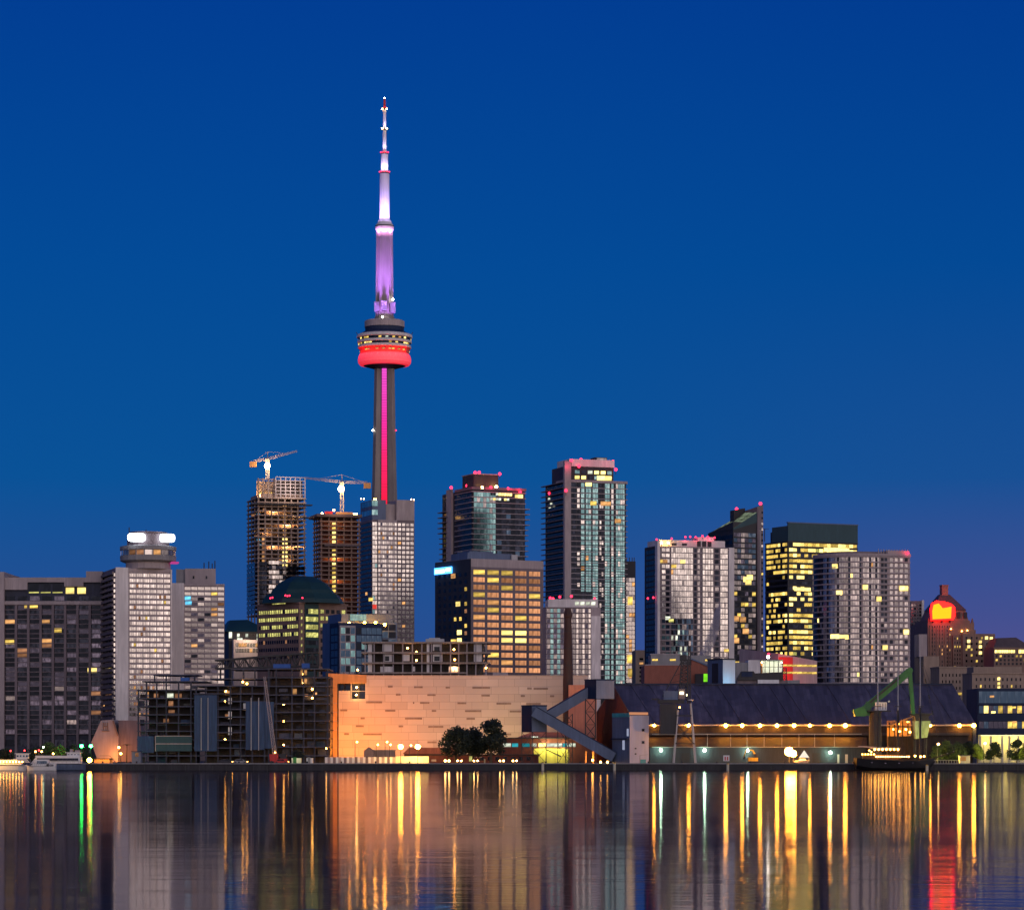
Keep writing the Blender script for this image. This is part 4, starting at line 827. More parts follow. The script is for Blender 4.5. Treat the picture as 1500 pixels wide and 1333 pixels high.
# the curved apartment tower
def curved():
    b = Bl('apartment_tower', 'broad apartment tower with a curved left front and red lamp on its roof corner', 'tower', 1196, 1262, 1333, 812, 1350, 14, 34)
    Rr = wm(53, 1350); pts = []
    cx, cy = 0.0, Rr * 1.05
    arc = [(Rr * 1.0 * math.cos(R(a)), cy + Rr * 1.05 * math.sin(R(a))) for a in lin(-90, -190, 15)]
    poly = [(b.L, b.M), (b.L, 0)] + arc
    poly = poly[::-1]
    b.part(MB().prism(poly, -.5, b.H), 'walls', X['pink'])
    b.part(MB().prism([(x * .88 + 1, y * .9 + 3) for x, y in poly], b.H, b.z(807)), 'penthouse', X['mauve']); b.pbox('penthouse', X['pink'], 1300, 1332, 805.5, 812, .6, 16)
    b.part(MB().prism([(x * 1.012, y * 1.0 - .5) for x, y in poly], b.H - .5, b.H + .5), 'parapet', X['slabw'])
    for px in lin(1288, 1331, 12): b.part(MB().box(b.fx(px) - .15, b.fx(px) + .15, 1, 1.3, b.z(812), b.z(803.5)), 'rail_post', X['pink'])
    fl = lin(815, 1000, 24); mesh = None
    for py in fl:
        if mesh is None: o = b.part(MB().prism([(x * 1.012 if x < 0 else x, y - .55) for x, y in poly], -.22, .22), 'balcony_slab', X['slabw']); mesh = o.data
        else: o = link(bpy.data.objects.new('balcony_slab', mesh), b.root)
        o.location = (0, 0, b.z(py))
    dz_ = (b.z(815) - b.z(1000)) / 23
    for k in range(14):
        (x0, y0), (x1, y1) = arc[k], arc[k + 1]; d = math.hypot(x1 - x0, y1 - y0); ang = math.atan2(y1 - y0, x1 - x0)
        for j in range(23):
            for h in (0, 1):
                u = (h + .5) / 2; c = 'g_mid' if k < 9 else 'g_dark'
                kk = pick([(c if (k * 2 + h) % 5 else 'g_dark', .9), ('g_pm', .06), ('yb', .006)])
                if k in (1, 4): kk = pick([('g_pm', .85), ('g_mid', .15)])
                b.win(x0 + (x1 - x0) * u, y0 + (y1 - y0) * u, b.z(815) - (j + .5) * dz_, ang, d * .44, dz_ * .72, kk)
    b.grid('f', 1264, 1288, 815, 1000, 8, 23, .86, .74, lambda i, j: [('g_mid', .9), ('g_pm', .1)] if i in (0, 1, 5) else [('g_pm', .9), ('w', .02)] if i in (2, 4, 7) else [('g_dark', .8), ('g_mid', .2)]); b.grid('f', 1290, 1300, 815, 1000, 2, 23, .8, .6, [('g_dark', .85), ('g_mid', .15)])
    b.grid('f', 1302, 1331, 815, 1000, 4, 23, .62, .62, lambda i, j: [('g_pm', .9), ('g_dark', .06)] if i != 1 else [('g_mid', .9), ('g_pm', .1)])
    for px, py in ((1218, 829), (1228, 868), (1230, 933), (1222, 932), (1267, 860), (1287, 877), (1296, 948), (1326, 861), (1321, 861), (1327, 925)):
        x = b.fx(px) if px > 1262 else None
        if x is not None: b.win(x, -.5, b.z(py), 0, 2.4, 2.2, 'yb')
        else:
            k = min(range(15), key=lambda q: abs(arc[q][0] * math.cos(b.th) - arc[q][1] * math.sin(b.th) + b.B.x - ax(px, b.Y + 8)))
            b.win(arc[k][0] * 1.01, arc[k][1] - .4, b.z(py), math.atan2(arc[min(k + 1, 14)][1] - arc[k][1], arc[min(k + 1, 14)][0] - arc[k][0]), 4.4 if py > 930 else 2.8, 2.0, 'yb')
    b.beacons([(1330, 809, 0), (1199, 811, 20), (1222, 811, 10)], r=.6); b.plight(1330, 808, -1.5, 300, (1, .03, .1))
    b.finish()
curved()

b = Bl('apartment_tower', 'thin striped apartment block between the curved tower and the old stone hotel', 'tower', 1333, 1334, 1353, 880, 1950, 4, 26)
b.body(X['mauve']); b.part(MB().box(b.fx(1350), b.L + .2, -.5, 3, 0, b.z(879)), 'pier', X['white']); b.grid('f', 1334.5, 1350, 884, 1000, 4, 24, .66, .6, [('g_pale', .6), ('g_dark', .4)]); b.finish()

# the old stone hotel with the red sign
b = Bl('grand_hotel', 'old stone hotel with a steep chateau roof and a glowing red sign', 'hotel', 1352, 1359, 1427, 912, 1900, 8, 40)
b.body(X['brown'])
q = lambda p: b.fx(p)
b.pbox('upper_stage', X['brown'], 1361, 1421, 908, 912, .6, 34)
b.part(MB().loft([[(q(1366), 2, b.z(908)), (q(1420), 2, b.z(908)), (q(1420), 30, b.z(908)), (q(1366), 30, b.z(908))], [(q(1371), 4, b.z(893)), (q(1417), 4, b.z(893)), (q(1417), 26, b.z(893)), (q(1371), 26, b.z(893))]]), 'upper_stage', X['brown'])
b.part(MB().loft([[(q(1370), 3, b.z(893)), (q(1418), 3, b.z(893)), (q(1418), 27, b.z(893)), (q(1370), 27, b.z(893))], [(q(1385.5), 12, b.z(869)), (q(1399), 12, b.z(869)), (q(1399), 18, b.z(869)), (q(1385.5), 18, b.z(869))]]), 'roof', X['copper'])
rf_ = [o for o in b.root.children if o.name.startswith('roof')][0]
b.part(MB().box(q(1387.5), q(1396.5), 11.5, 17, b.z(873), b.z(856)), 'chimney', X['brown'], on=rf_); b.part(MB().box(q(1386.8), q(1397.2), 11.2, 17.3, b.z(856), b.z(854.8)), 'chimney_cap', X['brown'], on=rf_)
for px in (1403, 1413): b.part(MB().box(q(px), q(px + 5), 1.7, 2.6, b.z(905), b.z(896)), 'louvre', X['dark'])
for px in (1361, 1425): b.part(MB().tube((q(px), 1.2, b.z(912)), (q(px), 1.2, b.z(905)), 1.0, .3, 6), 'pinnacle', X['brown'])
b.part(MB().box(q(1426), q(1430), 1, 30, 0, b.z(922)), 'shoulder', X['brown']); b.part(MB().box(q(1408), q(1455.5), -3, 36, -.5, b.z(928)), 'wing', X['brown']); b.part(MB().box(q(1395), q(1408), -1.5, 36, -.5, b.z(930)), 'wing', X['brown'])
for px in (1362, 1367, 1372, 1377, 1384, 1390): b.part(MB().box(q(px) - .3, q(px) + .3, -.5, 0, b.z(1030), b.z(918)), 'buttress', X['brown'])
b.grid('f', 1360, 1393, 915, 1040, 9, 22, .36, .55, lambda i, j: [('w', .55), ('g_dark', .45)] if j in (5, 6) else [('g_dark', .96), ('w', .04)], skip=.15)
b.grid('f', 1396, 1407, 932, 1040, 3, 18, .36, .55, lambda i, j: [('y', .6), ('g_dark', .4)] if j == 2 else [('g_dark', .95), ('y', .05)], off=1.5)
b.grid('f', 1410, 1455, 930, 1040, 6, 13, .34, .42, [('g_dark', .86), ('y', .14)], off=3)
for px, py in ((1417, 939), (1417, 947), (1434, 940), (1434, 947), (1443, 934), (1450, 935), (1434, 956), (1449, 960)): b.win(q(px), -3.1, b.z(py), 0, 1.9, 2.0, 'yb')
for px, py in ((1409, 924), (1417, 923), (1393, 921)): b.beacons([(px, py, -.5)], 'b_small', .35, 'wall_lamp')
sg = lambda pts: [(q(x), b.z(y)) for x, y in pts]
b.part(MB().slab(sg([(1362, 909), (1394, 908), (1397, 903), (1397, 889), (1391, 884), (1381, 881), (1370, 880), (1363, 884), (1361, 892)]), -2.6, -2.0), 'sign', X['sign_r'])
sg_ = [o for o in b.root.children if o.name.startswith('sign')][0]
b.part(MB().slab(sg([(1364.5, 907), (1391, 905.5), (1392, 888.5), (1385, 890), (1379, 891), (1375.5, 886.5), (1373, 884), (1366, 886), (1364, 895)]), -3.0, -2.6), 'sign_letters', X['sign_o'], on=sg_)
for px in (1366, 1379, 1391): b.part(MB().box(q(px) - .2, q(px) + .2, -2.0, 1, b.z(912), b.z(886)), 'sign_post', X['char'], on=sg_)
b.plight(1379, 912, -6, 2500, (1, .04, .04), 2); b.plight(1395, 893, -8, 1000, (1, .06, .10), 2)
b.finish()
b = Bl('office_building', 'plain pale stone block at the foot of the old stone hotel, above the shed', 'office', 1353, 1353, 1376, 961, 1600, 4, 24)
b.body(X['tan']); b.pbox('setback', X['pink'], 1346, 1358, 928, 961, 8, 20); b.finish()
b = Bl('office_building', 'low tan stone block with small regular windows right of the shed roof', 'office', 1376, 1376, 1426, 978, 1560, 3, 24)
b.body(X['tan']); b.part(MB().box(-.4, b.L + .4, -.5, 24, b.z(978), b.z(976)), 'cornice', X['tan']); b.grid('f', 1378, 1424, 984, 1060, 9, 8, .3, .45, [('g_dark', .97), ('y', .03)]); b.win(b.fx(1406), -.1, b.z(1016), 0, 2, 1.4, 'y'); b.finish()
b = Bl('office_building', 'tan stone block with setback top, behind the blue glass waterfront office', 'office', 1424, 1424, 1500, 985, 1500, 3, 24)
b.body(X['tan']); b.pbox('setback', X['tan'], 1426, 1497, 976, 985, 4, 20); b.part(MB().box(-.4, b.L + .4, -.5, 24, b.z(987), b.z(985)), 'cornice', X['tan'])
b.grid('f', 1427, 1498, 990, 1060, 11, 7, .32, .45, [('g_dark', .95), ('y', .05)])
for py in (994, 1001, 1007): b.win(b.fx(1463), -.15, b.z(py), 0, 1.3, 1.5, 'yb')
b.finish()
b = Bl('office_building', 'dark mansard roofed block with a yellow lit top floor at the right edge', 'office', 1456, 1456, 1512, 948, 1850, 3, 30)
b.body(X['brown']); b.part(MB().loft([[(0, 0, b.z(948)), (b.L, 0, b.z(948)), (b.L, 30, b.z(948)), (0, 30, b.z(948))], [(3, 5, b.z(934)), (b.L - 9, 5, b.z(933)), (b.L - 9, 25, b.z(933)), (3, 25, b.z(934))]]), 'roof', X['copper'])
b.grid('f', 1457, 1487, 951.5, 956.5, 9, 1, .85, .9, 'yb'); b.grid('f', 1492, 1510, 951, 957, 4, 1, .9, .9, 'yb'); b.grid('f', 1457, 1510, 958, 975, 9, 3, .5, .6, [('g_dark', .7), ('y', .25)]); b.finish()

b = Bl('office_building', 'low pink roofed block with a red lit side wall, under the yellow glass office', 'office', 1112, 1140, 1197, 957, 1300, 30, 30)
b.part(MB().loft([[(0, 0, -.5), (b.L, 0, -.5), (b.L, b.M, -.5), (0, b.M, -.5)], [(0, 0, b.z(957)), (b.L, 0, b.z(967)), (b.L, b.M, b.z(967)), (0, b.M, b.z(947))]]), 'walls', X['pink'])
b.part(MB().box(.2, b.fx(1161), -.2, 0, 0, b.z(962)), 'red_lit_wall', X['red']); b.plight(1150, 985, -9, 9000, (1, .12, .10), 2)  # red light on this wall also put into its base colour
b.grid('f', 1145, 1196, 969, 990, 7, 2, .92, .28, 'y', off=.25); b.finish()
# ------------------------------------------------------------------ the pale broadcasting office on the quay
def corus():
    Y = 960
    b = Bl('office_building', 'long pale panelled waterfront office with slot windows, lit orange at its left end', 'office', 478, 478, 862, 990, Y, 0, 40)
    m, n, l, p = newmat('pale_wall_panels')
    t = n.new('ShaderNodeTexCoord'); s_ = n.new('ShaderNodeSeparateXYZ'); l.new(t.outputs['Object'], s_.inputs[0])
    c_ = n.new('ShaderNodeCombineXYZ'); l.new(s_.outputs[0], c_.inputs[0]); l.new(s_.outputs[2], c_.inputs[1])
    br = n.new('ShaderNodeTexBrick'); l.new(c_.outputs[0], br.inputs['Vector'])
    br.inputs['Color1'].default_value = (.62, .52, .50, 1); br.inputs['Color2'].default_value = (.50, .415, .40, 1); br.inputs['Mortar'].default_value = (.30, .25, .23, 1)
    br.inputs['Scale'].default_value = 1; br.inputs['Mortar Size'].default_value = .05; br.inputs['Brick Width'].default_value = 5.2; br.inputs['Row Height'].default_value = 2.45; br.offset = .37; br.squash = 1.7; br.squash_frequency = 3
    br.inputs['Mortar Smooth'].default_value = .1
    f0 = noise_fac(n, l, (1, 1, .3), .15, 5); f = setv(n, 'ShaderNodeMath', operation='MULTIPLY', i1=.4); l.new(f0, f.inputs[0]); l.new(mixn(n, l, f.outputs[0], br.outputs[0], (.45, .375, .355)), p.inputs['Base Color']); p.inputs['Roughness'].default_value = .75
    # wall outline with the stepped notch cut out by assembling blocks
    fx, z = b.fx, b.z
    b.part(MB().box(fx(535), b.L, 0, 40, -.5, z(990)), 'front_wall', m)
    b.part(MB().box(fx(496), fx(513), 0, 40, -.5, z(1011.5)).box(fx(513), fx(535), 0, 40, -.5, z(1023.5)), 'front_wall', m)
    b.part(MB().box(fx(484), fx(535), 2.2, 40, z(1023.4), z(987)), 'recess_wall', X['rawdark'])
    b.part(MB().slab([(fx(478.5), z(986)), (fx(537), z(988.5)), (fx(537), z(1000.5)), (fx(494), z(1001)), (fx(494), z(1124)), (fx(484.5), z(1124))], -.35, 2.1), 'side_frame', X['orangep'])  # orange lamplight on this concrete side put into its colour
    b.part(MB().box(fx(494), fx(496), .6, 2, -.5, z(1001)), 'joint', X['char'])
    for py in lin(1030, 1108, 7): b.part(MB().box(fx(481 + (py - 985) * .05), fx(494), -.42, -.34, z(py) - .08, z(py) + .08), 'joint', X['slabw'])
    b.part(MB().slab([(fx(477), z(985)), (fx(480), z(985)), (fx(486), z(1124)), (fx(483.5), z(1124))], -.6, 6), 'edge_fin', X['char'])
    for p0, p1, t_, b_ in ((495, 503, 1003, 1011), (506, 513, 1003, 1011), (516, 523, 1003, 1023), (526, 535, 1003, 1023)): b.part(MB().box(fx(p0), fx(p1), 1.9, 2.1, z(b_), z(t_)), 'window', X['g_dark'])
    b.part(MB().box(fx(513.6), fx(515), .2, 1.8, z(1023), z(1001)), 'column', X['slabw']); b.part(MB().box(fx(496), fx(535), .4, 1.8, z(1012.4), z(1011.6)), 'floor_slab', X['slabw'])
    b.beacons([(522.5, 1006.5, 1.2), (522, 1017.5, 1.2)], 'b_warm', .28, 'wall_lamp'); b.plight(522, 1008, -.6, 500, (1, .55, .15)); b.plight(522, 1018, -.6, 500, (1, .55, .15))
    for x0, x1, y in [(315, 340, 305), (452, 497, 308), (617, 640, 310), (757, 850, 311), (1044, 1067, 315), (1077, 1152, 316), (357, 381, 347), (521, 565, 349), (804, 848, 352), (1010, 1032, 354), (1163, 1185, 355), (201, 285, 387), (446, 453, 390), (483, 532, 390), (679, 725, 392), (883, 960, 394), (1038, 1114, 395), (66, 103, 429), (300, 354, 431), (544, 568, 432), (718, 804, 433), (952, 1012, 435), (172, 194, 471), (404, 494, 472), (726, 770, 473), (147, 189, 512), (371, 395, 513), (526, 605, 515), (86, 112, 553), (186, 283, 554), (900, 960, 555), (522, 570, 596)]:
        k = 3.5714; a0, a1, py = 480 + x0 / k, 480 + x1 / k, 920 + y / k
        b.part(MB().box(fx(a0), fx(a1), -.06, .02, z(py) - .26, z(py) + .26, 0).box(fx(a0), fx(a1), -.14, -.06, z(py) + .26, z(py) + .34, 1).box(fx(a0), fx(a1), -.14, -.06, z(py) - .34, z(py) - .26, 1), 'slot_window', [X['slot'], X['pink']])
    b.part(MB().box(fx(535), b.L, -.15, 40, z(990), z(988.8)), 'roof_edge', X['pink'])
    for px in (480, 484, 492, 503, 511, 519, 528): b.part(MB().box(fx(px), fx(px + 1.2), .2, .5, z(1018 if 0 else 985.8 + (px - 478) * .03), z(984)), 'roof_post', X['char'])
    b.finish()
corus()
# salmon wall behind the conveyor, the orange light on it put into its colour
b = Bl('transfer_house', 'tall salmon lit windowless wall glimpsed behind the conveyor legs', 'industrial building', 833, 833, 874, 1003, 945, 0, 8)
b.body(surf('salmon_lit_render', (.55, .22, .16))); b.part(MB().box(b.fx(842), b.fx(842.5), -.1, 0, 0, b.z(1004)), 'joint', X['brown']); b.plight(852, 1108, -7, 4500, (1, .36, .12))
# chimney
base = at(832, 1117, 950); base.z = GZ; zc = lambda py: az(py, 950) - GZ
r = empty('chimney', base, 'tall tapering dark brick chimney standing before the pale office', 'chimney')
MB().lathe([(1.65, -.5), (1.6, zc(1000)), (1.15, zc(905)), (1.35, zc(903)), (1.35, zc(899.5)), (.9, zc(891)), (.65, zc(891))], 16).build('stack', surf('sooty_brick', (.05, .027, .027), var=.3, s=.8), r)
for py in (925, 950, 975): MB().lathe([(1.1 + (py - 905) * .0048 + .12, zc(py)), (1.1 + (py - 905) * .0048 + .12, zc(py - 1.2))], 16).build('iron_band', X['char'], r)

# apartment shell above the pale office
b = Bl('unfinished_apartment_block', 'three open concrete floors of an apartment shell rising behind the pale panelled office', 'building', 533, 533, 716, 941, 1060, 0, 16)
b.slabs([941, 956, 971], 'floor_slab', X['raw'], ol=.8, of=.8, orr=.6, t=.55); b.slabs([985.5], 'floor_slab', X['raw'], ol=2, of=1, orr=-8, t=.5)
for px in (535, 548, 562, 576, 590, 604, 618, 632, 646, 660, 672, 684, 697, 712): b.part(MB().box(b.fx(px) - .2, b.fx(px) + .2, -.2, .2, -.5, b.z(941)), 'column', X['slabw'])
b.part(MB().box(2, b.L - 2, 7, 15, -.5, b.z(942)), 'core_wall', X['rawdark'])
for p0, p1, t_, b_ in ((560, 574, 943, 954), (563, 574, 958, 969), (557, 575, 976, 984), (634, 647, 943, 953), (634, 648, 958, 969), (657, 673, 976, 984), (625, 629, 940, 985), (604, 608, 976, 983), (590, 600, 958, 968), (694, 706, 943, 969), (539, 545, 943, 984)):
    b.part(MB().box(b.fx(p0), b.fx(p1), .6, .8, b.z(b_), b.z(t_)), 'wall_panel', X['white'])
for p0, p1, t_, b_ in ((636, 644, 947, 953), (636, 644, 961, 968), (564, 570, 961, 968)): b.part(MB().box(b.fx(p0), b.fx(p1), .5, .6, b.z(b_), b.z(t_)), 'opening', X['char'])
b.part(MB().box(b.fx(623), b.fx(650), 4, 9, b.z(940), b.z(935)).box(b.fx(628), b.fx(644), 4, 9, b.z(935), b.z(933.5)), 'roof_cabin', X['steel'])
b.part(MB().bar((b.fx(713), -.5, b.z(971)), (b.fx(708), -.5, b.z(941)), .5).bar((b.fx(716), -.5, b.z(956)), (b.fx(700), -.5, b.z(990)), .5), 'brace', X['char'])
b.part(MB().box(b.fx(722), b.fx(744), -2, 4, b.z(992), b.z(985)), 'material_stack', X['pink'])
for px, py, k in ((610, 955, 0), (665, 951, 0), (610, 967, 0), (666, 979, 0), (712, 978, 0), (524, 981, 0), (666, 966, 0), (597, 949, 0)):
    b.beacons([(px, py, .5)], 'b_small', .34, 'work_lamp'); b.plight(px, py, -.2, 420, (1, .6, .25), .3)
b.finish()

# hoardings, sheds and low brick houses along the quay
def hoarding(p0, p1, t, Y, label, mats, n, lit=False):
    r = empty('hoarding', (ax(p0, Y), Y, GZ), label, 'fence', 'hoardings along the quay'); w_ = wm(p1 - p0, Y) / n; h = az(t, Y) - GZ
    for i in range(n): MB().box(i * w_ + .04, (i + 1) * w_ - .04, -.05, .05, 0, h * random.uniform(.97, 1.0)).build('panel', mats[i % len(mats)], r)
    for i in range(n + 1): MB().box(i * w_ - .06, i * w_ + .06, .06, .2, 0, h).build('post', X['steel'], r)
    return r
hoarding(476, 579, 1108.5, 905, 'long white hoarding of tall panels at the foot of the pale office', [X['whitep'], X['pink'], X['whitep'], X['mauve']], 26)
r = hoarding(579.5, 628, 1107.5, 906, 'short cream hoarding glowing under two floodlights', [X['cream']], 6); plight((6, -6, 3.5), 7000, (1, .66, .2), .4, r)
b = Bl('site_cabin', 'small pale gabled site cabin behind the white hoarding', 'shed', 533, 533, 547, 1098, 925, 0, 5); b.part(MB().slab([(0, -.3), (b.L, -.3), (b.L, b.z(1099)), (b.L / 2, b.z(1094)), (0, b.z(1099))], 0, 5), 'walls', X['mauve']); b.part(MB().box(b.fx(536), b.fx(539), -.05, 0, 0, b.z(1108)), 'door', X['dark'])
b = Bl('site_shed', 'long low pale shed with flat roof behind the hoardings', 'shed', 548, 548, 578, 1099, 930, 0, 6); b.body(X['mauve']); b.part(MB().box(-.3, b.L + .3, -.3, 6.3, b.H, b.H + .25), 'roof', X['grey'])
b = Bl('warehouse', 'low shed with a tiled orange lit pitched roof between floodlights and trees', 'shed', 592, 592, 668, 1104, 925, 0, 10)
b.body(X['dbrick']); b.part(MB().slab([(0, 0), (1, 0)] and [(-.5, b.H), (b.L + .5, b.H), (b.L - 1.5, b.z(1095)), (1.5, b.z(1095))], -.5, 10.5), 'roof', X['brick'])
b = Bl('brick_house', 'low dark red brick quay house under the trees with a small lit window', 'house', 628, 628, 789, 1106, 915, 0, 10)
b.body(X['dbrick']); b.part(MB().box(-.3, b.L + .3, -.4, 10.3, b.H, b.H + .3), 'roof', X['char'])
b.grid('f', 687, 694, 1107, 1115, 1, 1, .95, .95, 'yg'); b.grid('f', 700, 780, 1108, 1114, 7, 1, .5, .9, 'g_dark'); b.part(MB().box(b.fx(695), b.fx(706), -.08, 0, b.z(1109), b.z(1108.3)), 'sign_band', X['slabw'])
b.part(MB().box(b.fx(632), b.fx(639), -.06, 0, b.z(1115), b.z(1112)), 'sign_board', X['pink']); b.part(MB().box(b.fx(709), b.fx(711), -.05, 0, 0, b.z(1111)), 'door', X['grey'])
b.finish()
b = Bl('workshop', 'long low dark workshop with a broken strip of yellow and teal lit windows', 'industrial building', 730, 730, 872, 1081.5, 932, 0, 9)
b.body(X['dbrick']); b.part(MB().box(-.3, b.L + .3, -.4, 9.3, b.H, b.H + .3), 'roof', X['char']); b.part(MB().slab([(b.fx(757), b.H + .3), (b.fx(848), b.H + .3), (b.fx(848), b.z(1072)), (b.fx(778), b.z(1072))], 4, 8), 'roof_house', surf('dim_salmon', (.35, .14, .13)))
for p0, p1, k in ((737, 748.5, 'cw'), (750, 759, 'cy2'), (765, 776, 'cy2'), (779, 786, 'cw'), (789, 800, 'yb'), (801, 812, 'cw'), (812, 823, 'cw'), (824, 830, 'cy2'), (831, 843, 'cw')):
    if k == 'cy2' and k not in X: X[k] = glow('teal_lit_window', (.04, .42, .50), .6, var=.6, s=.5)
    b.win(b.fx((p0 + p1) / 2), -.05, b.z(1091), 0, b.fx(p1) - b.fx(p0), 1.15, k)
b.part(MB().box(b.fx(782), b.fx(834), -.06, 0, 0, b.z(1096)), 'yellow_lit_cladding', surf('yellow_light_cladding', (.42, .36, .10), var=.4)); b.plight(800, 1090, -2.5, 2600, (.95, .95, .35)); b.plight(822, 1092, -2.5, 1800, (.95, .95, .35))  # yellow light on this zone also put into the wall colour
for px in (781, 786, 843): b.win(b.fx(px), -.12, b.z(1079), 0, .9, .3, 'cw')
b.finish()

# ------------------------------------------------------------------ conveyor with its two transfer houses
def conveyor():
    Y = 902
    r = empty('conveyor', at(820, 1117, Y).xy.to_3d() + Vector((0, 0, GZ)), 'blue grey sugar conveyor of two boxed galleries and two transfer boxes on stilts', 'conveyor'); O = r.location
    q = lambda px, py, y=0: at(px, py, Y) + Vector((0, y, 0)) - O
    def tbox(name, p0, pm, p1, t, bt, m1, m2, dep):
        z1, z0 = q(p0, t).z, q(p0, bt).z; A = q(pm, t); L_ = q(p0, t).x; R_ = q(p1, t).x
        poly = [(A.x, 0), (R_, dep * .35), (R_ - (A.x - L_), dep * .35 + dep), (L_, dep)]
        tb = MB().prism(poly, z0, z1).build(name, m1, r)
        MB().loft([[(A.x, -.06, z0 + .1), (R_ + .02, dep * .35 - .06, z0 + .1), (R_ + .02, dep * .35 + .3, z0 + .1), (A.x, .3, z0 + .1)], [(A.x, -.06, z1 - .1), (R_ + .02, dep * .35 - .06, z1 - .1), (R_ + .02, dep * .35 + .3, z1 - .1), (A.x, .3, z1 - .1)]]).build('side_cladding', m2, tb)
        MB().prism([(x * 1.0 + (x - A.x) * .03, y) for x, y in poly], z1, z1 + .35).build('roof', m1, tb)
    tbox('transfer_box', 764, 779, 801, 1034, 1072, X['navy'], X['bluem'], 5)
    tbox('transfer_box', 857, 873.5, 900, 996, 1023.5, X['navy'], surf('grey_blue_cladding', (.22, .24, .33)), 6)
    def gal(p, q_, h, wd, mt):
        ga = MB().bar(p, q_, wd, h).build('gallery', mt, r)
        d = (q_ - p); nrm = Vector((-d.z, 0, d.x)).normalized()
        for u in lin(.05, .95, 9):
            c = p + d * u; MB().bar(c - nrm * h / 2 + Vector((0, -wd / 2 - .05, 0)), c + nrm * h / 2 + Vector((0, -wd / 2 - .05, 0)), .09).build('rib', mt, ga)
        MB().bar(p + nrm * (h / 2 + .1), q_ + nrm * (h / 2 + .1), wd + .3, .2).build('gallery_roof', X['navy'], ga)
    gal(q(797, 1052, 4), q(870, 1009, 6), 2.9, 3, X['bluem'])
    gal(q(782, 1042, -.6), q(899, 1109, -2.2), 3.0, 3, X['bluem'])
    def legs(px, t, bt, n, y0, y1):
        mb = MB()
        for y in (y0, y1):
            for p_ in px: mb.bar(q(p_, t, y), q(p_, bt, y), .22)
            for k in range(n):
                u0, u1 = t + (bt - t) * k / n, t + (bt - t) * (k + 1) / n
                for a, c in zip(px, px[1:]):
                    mb.bar(q(a, u0, y), q(c, u1, y), .12); mb.bar(q(c, u0, y), q(a, u1, y), .12); mb.bar(q(a, u1, y), q(c, u1, y), .12)
        for p_ in px: mb.bar(q(p_, bt - 2, y0), q(p_, bt - 2, y1), .15)
        mb.build('trestle', X['char'], r)
    legs([764.5, 780, 800], 1072, 1118, 2, .5, 4); legs([829, 839], 1045, 1118, 6, 4, 7); legs([858, 873], 1023, 1080, 3, 2, 7); legs([817, 833], 1066, 1118, 2, -2, 0)
    MB().bar(q(799, 1097, -1), q(822, 1108, -1), .35).build('walkway', X['char'], r); MB().bar(q(760, 1120, -3), q(820, 1120, -3), .1).build('rail', X['char'], r)
    for px in (858.5, 869): MB().box(q(px, 0).x - .25, q(px, 0).x + .25, 1.5, 2, 0, q(px, 1100).z).build('orange_lit_post', X['orangep'], r)  # orange light on the posts put into their colour
    for px, py, y in ((868, 1113, 0), (880, 1116, 1), (890, 1116, 1)):
        c = q(px, py, y); MB().ball(c, .32).build('lamp', X['b_small'], r); plight(c + Vector((0, -.8, .2)), 900, (1, .45, .1), .3, r)
conveyor()

